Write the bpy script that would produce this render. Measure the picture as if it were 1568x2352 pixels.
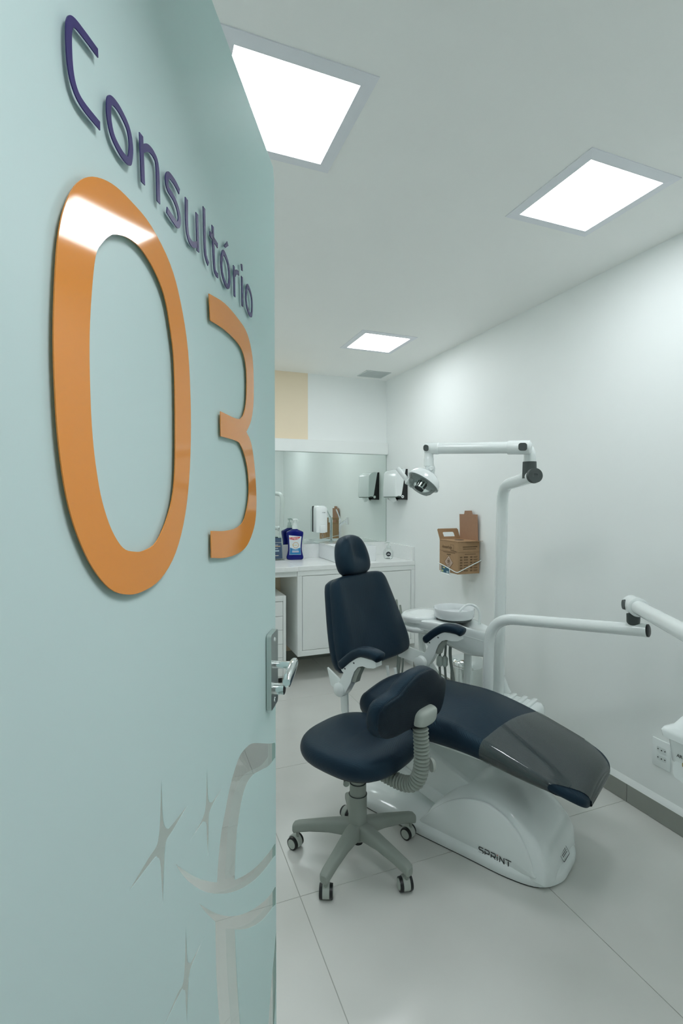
import bpy, bmesh, math, random
from mathutils import Vector, Matrix

# ------------------------------------------------------------------ camera, light, exposure
sc = bpy.context.scene
for o in list(bpy.data.objects):
    bpy.data.objects.remove(o)
COL = sc.collection
PI = math.pi
R = math.radians

cam_d = bpy.data.cameras.new('camera')
cam_d.sensor_fit = 'HORIZONTAL'
cam_d.sensor_width = 24.0
cam_d.lens = 24.0 * 1144.47 / 1568.0
cam_d.clip_start = 0.02
cam = bpy.data.objects.new('camera', cam_d)
COL.objects.link(cam)
cam.location = (-2.143, -4.353, 1.453)
yaw, pit, rol = R(21.088), R(-1.382), R(0.036)
fw = Vector((math.sin(yaw) * math.cos(pit), math.cos(yaw) * math.cos(pit), math.sin(pit)))
rt = Vector((math.cos(yaw), -math.sin(yaw), 0))
up = rt.cross(fw)
r2 = rt * math.cos(rol) + up * math.sin(rol)
u2 = -rt * math.sin(rol) + up * math.cos(rol)
cam.rotation_euler = Matrix((r2, u2, -fw)).transposed().to_euler()
sc.camera = cam

world = bpy.data.worlds.new('world')
sc.world = world
world.use_nodes = True
world.node_tree.nodes['Background'].inputs[0].default_value = (0.80, 0.90, 0.88, 1)
world.node_tree.nodes['Background'].inputs[1].default_value = 0.3

sc.view_settings.view_transform = 'Standard'
sc.view_settings.look = 'None'
sc.view_settings.gamma = 1.0
sc.view_settings.use_curve_mapping = False
sc.view_settings.exposure = 0.0
sc.cycles.diffuse_bounces = 9
sc.cycles.max_bounces = 14
sc.cycles.transparent_max_bounces = 12
PANEL_EMIT = 15.5            # the ceiling LED panels
PANEL_COL = (0.955, 1.0, 1.03)

# ------------------------------------------------------------------ materials
MATS = {}
def mat(name, col, rough=0.5, metal=0.0, spec=0.5, noise=0.0, nscale=8.0, bump=0.0, bscale=60.0,
        coat=0.0, emit=0.0, trans=0.0, sheen=0.0, ior=1.45, alpha=1.0):
    if name in MATS:
        return MATS[name]
    m = bpy.data.materials.new(name)
    m.use_nodes = True
    nt = m.node_tree
    b = nt.nodes['Principled BSDF']
    b.inputs['Base Color'].default_value = (*col, 1)
    b.inputs['Roughness'].default_value = rough
    b.inputs['Metallic'].default_value = metal
    b.inputs['Specular IOR Level'].default_value = spec
    b.inputs['Coat Weight'].default_value = coat
    b.inputs['Coat Roughness'].default_value = 0.08
    b.inputs['Transmission Weight'].default_value = trans
    b.inputs['Sheen Weight'].default_value = sheen
    b.inputs['IOR'].default_value = ior
    b.inputs['Alpha'].default_value = alpha
    if emit:
        b.inputs['Emission Color'].default_value = (*col, 1)
        b.inputs['Emission Strength'].default_value = emit
    tc = nt.nodes.new('ShaderNodeTexCoord')
    if noise:
        n = nt.nodes.new('ShaderNodeTexNoise')
        n.inputs['Scale'].default_value = nscale
        n.inputs['Detail'].default_value = 5
        nt.links.new(tc.outputs['Object'], n.inputs['Vector'])
        mx = nt.nodes.new('ShaderNodeMix'); mx.data_type = 'RGBA'
        mx.inputs[6].default_value = (*[c * (1 - noise) for c in col], 1)
        mx.inputs[7].default_value = (*[min(1, c * (1 + noise)) for c in col], 1)
        nt.links.new(n.outputs['Fac'], mx.inputs[0])
        nt.links.new(mx.outputs[2], b.inputs['Base Color'])
    if bump:
        n2 = nt.nodes.new('ShaderNodeTexNoise')
        n2.inputs['Scale'].default_value = bscale
        n2.inputs['Detail'].default_value = 3
        nt.links.new(tc.outputs['Object'], n2.inputs['Vector'])
        bp = nt.nodes.new('ShaderNodeBump')
        bp.inputs['Strength'].default_value = bump
        bp.inputs['Distance'].default_value = 0.002
        nt.links.new(n2.outputs['Fac'], bp.inputs['Height'])
        nt.links.new(bp.outputs['Normal'], b.inputs['Normal'])
    MATS[name] = m
    return m

def fabric(name, col, freq=420.0, rough=0.42):
    """navy upholstery with a fine woven dot grid"""
    m = mat(name, col, rough, spec=0.42, noise=0.12, nscale=5)
    nt = m.node_tree; b = nt.nodes['Principled BSDF']
    b.inputs['Specular Tint'].default_value = (0.50, 0.82, 1.0, 1)
    tc = nt.nodes.new('ShaderNodeTexCoord')
    sep = nt.nodes.new('ShaderNodeSeparateXYZ')
    nt.links.new(tc.outputs['Object'], sep.inputs[0])
    def wave(a, bb):
        ad = nt.nodes.new('ShaderNodeMath'); ad.operation = 'ADD'
        nt.links.new(a, ad.inputs[0]); nt.links.new(bb, ad.inputs[1])
        mu = nt.nodes.new('ShaderNodeMath'); mu.operation = 'MULTIPLY'; mu.inputs[1].default_value = freq * 2
        nt.links.new(ad.outputs[0], mu.inputs[0])
        si = nt.nodes.new('ShaderNodeMath'); si.operation = 'SINE'
        nt.links.new(mu.outputs[0], si.inputs[0])
        return si.outputs[0]
    neg = nt.nodes.new('ShaderNodeMath'); neg.operation = 'MULTIPLY'; neg.inputs[1].default_value = -1
    nt.links.new(sep.outputs[1], neg.inputs[0])
    w1 = wave(sep.outputs[0], sep.outputs[2]); w2 = wave(neg.outputs[0], sep.outputs[2])
    pr = nt.nodes.new('ShaderNodeMath'); pr.operation = 'MULTIPLY'
    nt.links.new(w1, pr.inputs[0]); nt.links.new(w2, pr.inputs[1])
    bp = nt.nodes.new('ShaderNodeBump'); bp.inputs['Strength'].default_value = 0.28; bp.inputs['Distance'].default_value = 0.001
    nt.links.new(pr.outputs[0], bp.inputs['Height'])
    nt.links.new(bp.outputs['Normal'], b.inputs['Normal'])
    return m

def glass_thin(name, tint, fres=0.9, rough=0.02, ior=1.45):
    """clear sheet: straight-through transparency with a surface reflection"""
    if name in MATS: return MATS[name]
    m = bpy.data.materials.new(name); m.use_nodes = True
    nt = m.node_tree; nt.nodes.clear()
    out = nt.nodes.new('ShaderNodeOutputMaterial')
    tr = nt.nodes.new('ShaderNodeBsdfTransparent'); tr.inputs[0].default_value = (*tint, 1)
    gl = nt.nodes.new('ShaderNodeBsdfGlossy'); gl.inputs['Roughness'].default_value = rough
    fr = nt.nodes.new('ShaderNodeFresnel'); fr.inputs[0].default_value = ior
    mu = nt.nodes.new('ShaderNodeMath'); mu.operation = 'MULTIPLY'; mu.inputs[1].default_value = fres
    mx = nt.nodes.new('ShaderNodeMixShader')
    nt.links.new(fr.outputs[0], mu.inputs[0]); nt.links.new(mu.outputs[0], mx.inputs[0])
    nt.links.new(tr.outputs[0], mx.inputs[1]); nt.links.new(gl.outputs[0], mx.inputs[2])
    nt.links.new(mx.outputs[0], out.inputs[0])
    MATS[name] = m
    return m

def frosted(name, col, tcol, gloss=0.10):
    if name in MATS: return MATS[name]
    m = bpy.data.materials.new(name); m.use_nodes = True
    nt = m.node_tree; nt.nodes.clear()
    out = nt.nodes.new('ShaderNodeOutputMaterial')
    tc = nt.nodes.new('ShaderNodeTexCoord')
    n = nt.nodes.new('ShaderNodeTexNoise'); n.inputs['Scale'].default_value = 900
    nt.links.new(tc.outputs['Object'], n.inputs['Vector'])
    mxc = nt.nodes.new('ShaderNodeMix'); mxc.data_type = 'RGBA'
    mxc.inputs[6].default_value = (*[c * 0.98 for c in col], 1); mxc.inputs[7].default_value = (*col, 1)
    nt.links.new(n.outputs['Fac'], mxc.inputs[0])
    di = nt.nodes.new('ShaderNodeBsdfDiffuse'); nt.links.new(mxc.outputs[2], di.inputs[0])
    tl = nt.nodes.new('ShaderNodeBsdfTranslucent'); tl.inputs[0].default_value = (*tcol, 1)
    gl = nt.nodes.new('ShaderNodeBsdfGlossy'); gl.inputs['Roughness'].default_value = 0.42
    m1 = nt.nodes.new('ShaderNodeMixShader'); m1.inputs[0].default_value = 0.30
    nt.links.new(di.outputs[0], m1.inputs[1]); nt.links.new(tl.outputs[0], m1.inputs[2])
    m2 = nt.nodes.new('ShaderNodeMixShader'); m2.inputs[0].default_value = gloss
    nt.links.new(m1.outputs[0], m2.inputs[1]); nt.links.new(gl.outputs[0], m2.inputs[2])
    nt.links.new(m2.outputs[0], out.inputs[0])
    MATS[name] = m
    return m

WALL = mat('wall_paint', (0.885, 0.915, 0.905), 0.55, noise=0.02, nscale=3, bump=0.06, bscale=220)
CEIL = mat('ceiling_paint', (0.90, 0.91, 0.89), 0.6, noise=0.02, nscale=2, bump=0.04, bscale=200)
WHITE = mat('white_lacquer', (0.86, 0.89, 0.875), 0.35, noise=0.01)
STONE = mat('white_quartz', (0.88, 0.90, 0.89), 0.22, noise=0.03, nscale=40)
GLOSSW = mat('white_gloss_plastic', (0.85, 0.895, 0.89), 0.16, coat=0.3, noise=0.01)
ENAMEL = mat('white_enamel_steel', (0.84, 0.885, 0.875), 0.20, coat=0.4, noise=0.01)
CERAM = mat('white_ceramic', (0.82, 0.85, 0.86), 0.12, coat=0.4)
GREYPL = mat('grey_plastic', (0.30, 0.335, 0.30), 0.5, noise=0.05, nscale=20, bump=0.05, bscale=400)
GREYLT = mat('light_grey_plastic', (0.44, 0.48, 0.44), 0.45, noise=0.03)
DARKGR = mat('dark_grey_rubber', (0.065, 0.080, 0.078), 0.5, noise=0.08, nscale=30)
BLACK = mat('black_plastic', (0.012, 0.014, 0.015), 0.4, noise=0.1)
NAVY = fabric('navy_upholstery', (0.0075, 0.0175, 0.032))
NAVYP = fabric('navy_upholstery_back', (0.007, 0.010, 0.017))
CHROME = mat('chrome', (0.80, 0.84, 0.84), 0.08, metal=1.0, noise=0.02)
STEEL = mat('brushed_steel', (0.62, 0.66, 0.64), 0.28, metal=1.0, noise=0.05, nscale=30)
HOSE = mat('grey_hose', (0.20, 0.235, 0.22), 0.45, noise=0.05)
CARD = mat('corrugated_cardboard', (0.40, 0.25, 0.135), 0.8, noise=0.10, nscale=40, bump=0.15, bscale=150)
CARDIN = mat('cardboard_inside', (0.37, 0.215, 0.135), 0.85, noise=0.08, nscale=50)
INK = mat('brown_print_ink', (0.175, 0.105, 0.055), 0.8, noise=0.2, nscale=80)
GROUT = mat('grout', (0.42, 0.435, 0.41), 0.8, noise=0.08, nscale=60)

def tile_mat():
    m = mat('polished_porcelain', (0.47, 0.49, 0.455), 0.19, spec=0.5)
    nt = m.node_tree; b = nt.nodes['Principled BSDF']
    tc = nt.nodes.new('ShaderNodeTexCoord')
    geo = nt.nodes.new('ShaderNodeNewGeometry')
    n = nt.nodes.new('ShaderNodeTexNoise'); n.inputs['Scale'].default_value = 2.2; n.inputs['Detail'].default_value = 2.5
    n.inputs['Distortion'].default_value = 0.0
    nt.links.new(geo.outputs['Position'], n.inputs['Vector'])
    r = nt.nodes.new('ShaderNodeValToRGB')
    r.color_ramp.elements[0].position = 0.32; r.color_ramp.elements[0].color = (0.61, 0.615, 0.585, 1)
    r.color_ramp.elements[1].position = 0.70; r.color_ramp.elements[1].color = (0.67, 0.675, 0.645, 1)
    nt.links.new(n.outputs['Fac'], r.inputs[0]); nt.links.new(r.outputs[0], b.inputs['Base Color'])
    return m
TILE = tile_mat()
BASET = mat('porcelain_skirting', (0.30, 0.315, 0.285), 0.4, noise=0.10, nscale=9)

# ------------------------------------------------------------------ geometry helpers
def finish(bm, angle=35, smooth=True):
    bmesh.ops.recalc_face_normals(bm, faces=bm.faces)
    for f in bm.faces: f.smooth = smooth
    if smooth:
        lim = R(angle)
        for e in bm.edges:
            if len(e.link_faces) == 2 and e.calc_face_angle(0) > lim:
                e.smooth = False

def link(name, me, mt, parent=None, M=None):
    o = bpy.data.objects.new(name, me)
    COL.objects.link(o)
    if mt is not None and len(me.materials) == 0:
        me.materials.append(mt)
    if parent is not None: o.parent = parent
    if M is not None: o.matrix_local = M
    return o

def obj(name, bm, mt, parent=None, angle=35, smooth=True, M=None, norm=True):
    if norm: finish(bm, angle, smooth)
    me = bpy.data.meshes.new(name)
    bm.to_mesh(me); bm.free()
    return link(name, me, mt, parent, M)

def B(): return bmesh.new()

def tag(o, label, cat, group=None, kind=None):
    if label: o['label'] = label
    if cat: o['category'] = cat
    if group: o['group'] = group
    if kind: o['kind'] = kind
    return o

def empty(name, loc=(0, 0, 0), rz=0.0):
    o = bpy.data.objects.new(name, None)
    o.empty_display_size = 0.05
    COL.objects.link(o)
    o.location = loc; o.rotation_euler = (0, 0, rz)
    return o

def thing(name, label, cat, loc=(0, 0, 0), rz=0.0, group=None):
    return tag(empty(name, loc, rz), label, cat, group)

def struct(o):
    o['kind'] = 'structure'; return o

def box(bm, lo, hi, bev=0.0, seg=2, M=None):
    c = [(a + b) / 2 for a, b in zip(lo, hi)]; s = [abs(b - a) for a, b in zip(lo, hi)]
    r = bmesh.ops.create_cube(bm, size=1.0)
    vs = r['verts']
    for v in vs: v.co = Vector((v.co.x * s[0] + c[0], v.co.y * s[1] + c[1], v.co.z * s[2] + c[2]))
    if bev:
        es = list({e for v in vs for e in v.link_edges})
        rb = bmesh.ops.bevel(bm, geom=es, offset=min(bev, min(s) * 0.49), segments=seg, profile=0.5, affect='EDGES')
        vs = list({v for f in rb['faces'] for v in f.verts} | {v for v in vs if v.is_valid})
    if M is not None:
        for v in vs: v.co = M @ v.co
    return vs

def cyl(bm, p0, p1, r0, r1=None, n=24, cap=True):
    p0, p1 = Vector(p0), Vector(p1)
    if r1 is None: r1 = r0
    d = (p1 - p0).normalized()
    a = d.orthogonal().normalized(); b = d.cross(a)
    ring = lambda p, r: [bm.verts.new(p + (a * math.cos(2 * PI * i / n) + b * math.sin(2 * PI * i / n)) * r) for i in range(n)]
    A_, B_ = ring(p0, r0), ring(p1, r1)
    for i in range(n): bm.faces.new((A_[i], A_[(i + 1) % n], B_[(i + 1) % n], B_[i]))
    if cap: bm.faces.new(A_[::-1]); bm.faces.new(B_)

def loft(bm, rings, cap0=True, cap1=True, closed=True):
    vr = [[bm.verts.new(Vector(p)) for p in r] for r in rings]
    n = len(vr[0])
    for a, b in zip(vr[:-1], vr[1:]):
        for i in range(n if closed else n - 1):
            j = (i + 1) % n
            bm.faces.new((a[i], a[j], b[j], b[i]))
    if cap0: bm.faces.new(vr[0][::-1])
    if cap1: bm.faces.new(vr[-1])
    return vr

def crs(pts, n=8, closed=False):
    """Catmull-Rom through points (any dimension)"""
    pts = [Vector(p) for p in pts]; N = len(pts); out = []
    for i in range(N if closed else N - 1):
        p1, p2 = pts[i], pts[(i + 1) % N]
        p0 = pts[(i - 1) % N] if (closed or i > 0) else p1 * 2 - p2
        p3 = pts[(i + 2) % N] if (closed or i + 2 < N) else p2 * 2 - p1
        for k in range(n):
            t = k / n
            out.append(0.5 * ((2 * p1) + (p2 - p0) * t + (2 * p0 - 5 * p1 + 4 * p2 - p3) * t * t + (3 * p1 - p0 - 3 * p2 + p3) * t ** 3))
    if not closed: out.append(pts[-1])
    return out

def tube(bm, path, rad, n=18, cap=True):
    path = [Vector(p) for p in path]; N = len(path)
    rads = rad if isinstance(rad, (list, tuple)) else [rad] * N
    tg = []
    for i in range(N):
        a = path[max(i - 1, 0)]; b = path[min(i + 1, N - 1)]
        tg.append((b - a).normalized())
    nr = tg[0].orthogonal().normalized(); rings = []
    for i in range(N):
        nr = (nr - tg[i] * nr.dot(tg[i])).normalized()
        bi = tg[i].cross(nr)
        rings.append([path[i] + (nr * math.cos(2 * PI * k / n) + bi * math.sin(2 * PI * k / n)) * rads[i] for k in range(n)])
    loft(bm, rings, cap, cap)

def bend(p0, p1, p2, r, n=10):
    """points of a rounded corner at p1 between legs to p0 and p2"""
    p0, p1, p2 = Vector(p0), Vector(p1), Vector(p2)
    a = p1 + (p0 - p1).normalized() * r; c = p1 + (p2 - p1).normalized() * r
    return [(1 - t) ** 2 * a + 2 * t * (1 - t) * p1 + t * t * c for t in [i / n for i in range(n + 1)]]

def lathe(bm, prof, n=32, c=(0, 0, 0), cap0=False, cap1=False):
    rings = [[(c[0] + r * math.cos(2 * PI * k / n), c[1] + r * math.sin(2 * PI * k / n), c[2] + z) for k in range(n)] for r, z in prof]
    loft(bm, rings, cap0, cap1)

def prism(bm, poly, f0, f1):
    """poly = 2D closed outline; f0/f1 map (x, y) to 3D for both faces"""
    a = [bm.verts.new(Vector(f0(*p))) for p in poly]; b = [bm.verts.new(Vector(f1(*p))) for p in poly]
    n = len(poly)
    for i in range(n): bm.faces.new((a[i], a[(i + 1) % n], b[(i + 1) % n], b[i]))
    bm.faces.new(a[::-1]); bm.faces.new(b)

def rrect(w, h, r, n=6, cx=0, cy=0):
    out = []
    for sx, sy, a0 in ((1, 1, 0), (-1, 1, 90), (-1, -1, 180), (1, -1, 270)):
        for i in range(n + 1):
            a = R(a0 + 90 * i / n)
            out.append((cx + sx * (w / 2 - r) + r * math.cos(a), cy + sy * (h / 2 - r) + r * math.sin(a)))
    return out

def sell(a, b, e, n=40, cx=0, cy=0):
    out = []
    for i in range(n):
        t = 2 * PI * i / n; c, s = math.cos(t), math.sin(t)
        out.append((cx + a * math.copysign(abs(c) ** (2 / e), c), cy + b * math.copysign(abs(s) ** (2 / e), s)))
    return out

def pad(outline, prof, f, dome=None, cen=None):
    """cushion: outline 2D (dense), prof = [(scale, depth)...], f(x, y, d) -> 3D; last ring closes to the centre"""
    cx = sum(p[0] for p in outline) / len(outline) if cen is None else cen[0]
    cy = sum(p[1] for p in outline) / len(outline) if cen is None else cen[1]
    bm = B(); rings = []
    for k, (s, d) in enumerate(prof):
        ring = []
        for x, y in outline:
            X, Y = cx + (x - cx) * s, cy + (y - cy) * s
            ring.append(f(X, Y, d + (dome(X, Y, s) if dome else 0)))
        rings.append(ring)
    vr = loft(bm, rings, True, False)
    last = vr[-1]
    s, d = prof[-1]
    c = bm.verts.new(Vector(f(cx, cy, d + (dome(cx, cy, 0) if dome else 0))))
    for i in range(len(last)): bm.faces.new((last[i], last[(i + 1) % len(last)], c))
    return bm

def fill2d(name, loops, depth, mt, parent, M, mode='BOTH'):
    """flat plate with holes from closed 2D loops (even-odd), converted to mesh; local XY -> M"""
    cu = bpy.data.curves.new(name + '_c', 'CURVE'); cu.dimensions = '2D'; cu.fill_mode = mode; cu.extrude = depth / 2
    for lp in loops:
        sp = cu.splines.new('POLY'); sp.points.add(len(lp) - 1)
        for q, p in zip(sp.points, lp): q.co = (p[0], p[1], 0, 1)
        sp.use_cyclic_u = True
    return curve_mesh(name, cu, mt, parent, M)

def curve_mesh(name, cu, mt, parent, M):
    t = bpy.data.objects.new(name + '_tmp', cu); COL.objects.link(t)
    dg = bpy.context.evaluated_depsgraph_get(); dg.update()
    me = bpy.data.meshes.new_from_object(t.evaluated_get(dg))
    bpy.data.objects.remove(t)
    me.name = name; me.materials.clear()
    return link(name, me, mt, parent, M)

def text(name, s, size, mt, parent, M, depth=0.0006, align='CENTER', sx=1.0, shear=0.0):
    cu = bpy.data.curves.new(name + '_c', 'FONT'); cu.body = s; cu.size = size; cu.extrude = depth / 2
    cu.align_x = align; cu.align_y = 'CENTER'; cu.shear = shear; cu.fill_mode = 'BOTH'; cu.offset = 0
    return curve_mesh(name, cu, mt, parent, M @ Matrix.Diagonal((sx, 1, 1, 1)))

def frame(o, x, y, z=None):
    """matrix whose local x, y (and z) axes point along the given vectors, at origin o"""
    x = Vector(x).normalized(); y = Vector(y).normalized(); z = x.cross(y) if z is None else Vector(z)
    m = Matrix((x, y, z)).transposed().to_4x4(); m.translation = Vector(o); return m

def stroke(pts, w, n=5):
    """ribbon outline of constant width around a polyline"""
    p = crs(pts, n) if len(pts) > 2 else [Vector(q) for q in pts]
    L_, R_ = [], []
    for i in range(len(p)):
        d = (p[min(i + 1, len(p) - 1)] - p[max(i - 1, 0)]).normalized(); q = Vector((-d.y, d.x)) * (w / 2)
        L_.append(p[i] + q); R_.append(p[i] - q)
    return [tuple(v) for v in L_ + R_[::-1]]

def ringloops(pts, w, n=6):
    p = crs(pts, n, True); o, i_ = [], []; N = len(p)
    for i in range(N):
        d = (p[(i + 1) % N] - p[(i - 1) % N]).normalized(); q = Vector((-d.y, d.x)) * (w / 2)
        o.append(tuple(p[i] + q)); i_.append(tuple(p[i] - q))
    return [o, i_]

# ================================================================== the room
XL, YF, H = -2.345, -3.97, 2.60
YC = -5.35                                   # far side of the corridor outside the door
# floor with its large porcelain tiles
bm = B(); box(bm, (-3.6, YC, -0.12), (0.9, 0.14, -0.0022))
floor = struct(obj('floor', bm, GROUT, smooth=False))
xs = [-3.6, -3.403, -2.521, -1.639, -0.757, 0.125, 0.9]
ys = [YC, -5.273, -4.391, -3.509, -2.627, -1.745, -0.863, 0.0]
for i in range(len(xs) - 1):
    for j in range(len(ys) - 1):
        bm = B(); g = 0.0011; x1 = xs[i + 1]
        if ys[j] > -3.6:
            if i == 5 or i == 0: continue
            x1 = min(x1, 0.0)
        box(bm, (xs[i] + g, ys[j] + g, -0.008), (x1 - g, ys[j + 1] - g, 0.0), 0.0006, 1)
        obj('floor_tile', bm, TILE, floor, smooth=False)

bm = B(); box(bm, (-3.6, YC, H), (0.9, 0.14, H + 0.12))
ceiling = struct(obj('ceiling', bm, CEIL, smooth=False))

bm = B(); box(bm, (0.0, YF - 0.12, -0.1), (0.12, 0.12, H))
wall_right = struct(obj('wall_right', bm, WALL, smooth=False))
bm = B(); box(bm, (XL - 0.12, YF - 0.12, -0.1), (XL, 0.12, H))
wall_left = struct(obj('wall_left', bm, WALL, smooth=False))

# back wall: white with one painted sand-coloured field
WB = mat('back_wall_paint', (0.74, 0.79, 0.77), 0.55)
nt = WB.node_tree; bs = nt.nodes['Principled BSDF']
geo = nt.nodes.new('ShaderNodeNewGeometry'); sep = nt.nodes.new('ShaderNodeSeparateXYZ')
nt.links.new(geo.outputs['Position'], sep.inputs[0])
lt = nt.nodes.new('ShaderNodeMath'); lt.operation = 'LESS_THAN'; lt.inputs[1].default_value = -0.792
nt.links.new(sep.outputs[0], lt.inputs[0])
mx = nt.nodes.new('ShaderNodeMix'); mx.data_type = 'RGBA'
mx.inputs[6].default_value = (0.885, 0.915, 0.905, 1); mx.inputs[7].default_value = (0.88, 0.75, 0.56, 1)
nt.links.new(lt.outputs[0], mx.inputs[0]); nt.links.new(mx.outputs[2], bs.inputs['Base Color'])
bm = B(); box(bm, (XL, 0.0, -0.1), (0.0, 0.12, H))
wall_back = struct(obj('wall_back', bm, WB, smooth=False))

# front wall with the doorway the camera looks through
DX0, DX1, DH = -2.285, -1.385, 2.225
bm = B()
box(bm, (XL, YF - 0.12, -0.1), (DX0, YF, H))
box(bm, (DX1, YF - 0.12, -0.1), (0.0, YF, H))
box(bm, (DX0, YF - 0.12, DH), (DX1, YF, H))
wall_front = struct(obj('wall_front', bm, WALL, smooth=False))
WCOR = mat('corridor_paint', (0.30, 0.31, 0.30), 0.6, noise=0.02)
bm = B(); box(bm, (-3.6, YC - 0.12, -0.1), (0.9, YC, H))
struct(obj('wall_corridor', bm, WCOR, smooth=False))
for nm, a, b in (('wall_corridor_left', -3.72, -3.6), ('wall_corridor_right', 0.9, 1.02)):
    bm = B(); box(bm, (a, YC, -0.1), (b, YF, H)); struct(obj(nm, bm, WCOR, smooth=False))
bm = B(); box(bm, (0.12, YF - 0.12, -0.1), (0.9, YF, H)); box(bm, (-3.6, YF - 0.12, -0.1), (XL - 0.12, YF, H)); struct(obj('wall_corridor_inner', bm, WCOR, smooth=False))

# skirting of the right wall: porcelain strips and a white plaster fillet above them
bm = B(); box(bm, (-0.004, YF, 0.0), (0.0, -0.56, 0.088))
bb = struct(obj('baseboard_right', bm, GROUT, smooth=False))
yb = [YF, -3.523, -2.641, -1.759, -0.877, -0.56]
for a, b in zip(yb[:-1], yb[1:]):
    bm = B(); box(bm, (-0.012, a + 0.0008, 0.001), (-0.0035, b - 0.0008, 0.0885), 0.001, 1)
    obj('skirting_tile', bm, BASET, bb, smooth=False)
bm = B()
prism(bm, [(0, 0.0885), (-0.012, 0.0885), (-0.009, 0.098), (-0.003, 0.112), (0, 0.118)],
      lambda x, z: (x, YF, z), lambda x, z: (x, -0.56, z))
obj('plaster_fillet', bm, WALL, bb, smooth=False)
bm = B(); box(bm, (XL, YF, 0.0), (XL + 0.012, -0.60, 0.088), 0.001, 1)
struct(obj('baseboard_left', bm, BASET, smooth=False))
bm = B(); box(bm, (XL + 0.012, -0.012, 0.0), (0.0, 0.0, 0.088), 0.001, 1)
struct(obj('baseboard_back', bm, BASET, smooth=False))

# ------------------------------------------------------------------ ceiling LED panels
FRAME = mat('panel_frame_aluminium', (0.80, 0.82, 0.86), 0.45, noise=0.02)
HW, FWD = 0.212, 0.040
def diffuser(power):
    m = bpy.data.materials.new('led_diffuser'); m.use_nodes = True
    nt = m.node_tree; nt.nodes.clear()
    _o = nt.nodes.new('ShaderNodeOutputMaterial'); _e = nt.nodes.new('ShaderNodeEmission')
    _e.inputs[0].default_value = (*PANEL_COL, 1); _e.inputs[1].default_value = power
    nt.links.new(_e.outputs[0], _o.inputs[0])
    return m
DIFF = diffuser(PANEL_EMIT)
def ceiling_light(x, y, label, HW=0.212, power=None):
    t = thing('ceiling_light', label, 'ceiling light', (x, y, H), 0, 'square led panels in the ceiling')
    bm = B()
    o, i = HW, HW - FWD
    for a in (0, 1, 2, 3):
        Mz = Matrix.Rotation(a * PI / 2, 4, 'Z')
        vs = [bm.verts.new(Mz @ Vector(p)) for p in ((-o, -o, -0.003), (o, -o, -0.003), (i, -i, -0.006), (-i, -i, -0.006),
                                                    (-o, -o, 0.0), (o, -o, 0.0), (i, -i, 0.0), (-i, -i, 0.0))]
        for q in ((0, 1, 2, 3), (7, 6, 5, 4), (0, 4, 5, 1), (3, 2, 6, 7)): bm.faces.new([vs[k] for k in q])
    bmesh.ops.remove_doubles(bm, verts=bm.verts, dist=1e-5)
    obj('frame', bm, FRAME, t, smooth=False)
    bm = B(); box(bm, (-i, -i, -0.0045), (i, i, -0.0005))
    obj('diffuser', bm, DIFF if power is None else diffuser(power), t, smooth=False)
ceiling_light(-1.763, -2.892, 'large square LED ceiling panel partly hidden behind the glass door')
ceiling_light(-0.580, -2.897, 'square LED ceiling panel at the right near the white wall')
ceiling_light(-0.580, -1.032, 'small-looking square LED ceiling panel nearest the mirror wall')
ceiling_light(-1.763, -1.032, 'square LED ceiling panel hidden behind the frosted glass of the door')
ceiling_light(-1.47, -4.47, 'added unseen LED panel in the corridor that brightens the open glass door', 0.31, 23.0)  # added lamp out of view, stronger than the room's, to brighten the door

# vent grille near the back corner
VENTG = mat('vent_grey', (0.60, 0.64, 0.63), 0.5, noise=0.03)
t = thing('ceiling_vent', 'small grey slatted air vent in the ceiling by the back corner', 'vent', (-0.222, -0.193, H))
bm = B(); box(bm, (-0.121, -0.108, -0.004), (0.121, -0.096, 0)); box(bm, (-0.121, 0.096, -0.004), (0.121, 0.108, 0))
box(bm, (-0.121, -0.096, -0.004), (-0.109, 0.096, 0)); box(bm, (0.109, -0.096, -0.004), (0.121, 0.096, 0))
obj('frame', bm, VENTG, t, smooth=False)
bm = B(); box(bm, (-0.109, -0.096, -0.001), (0.109, 0.096, 0)); obj('backing', bm, mat('vent_dark', (0.40, 0.44, 0.43), 0.7), t, smooth=False)
for k in range(11):
    bm = B(); y = -0.088 + k * 0.0176
    box(bm, (-0.109, y - 0.005, -0.0035), (0.109, y + 0.005, -0.0015)); obj('slat', bm, VENTG, t, smooth=False)

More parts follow.
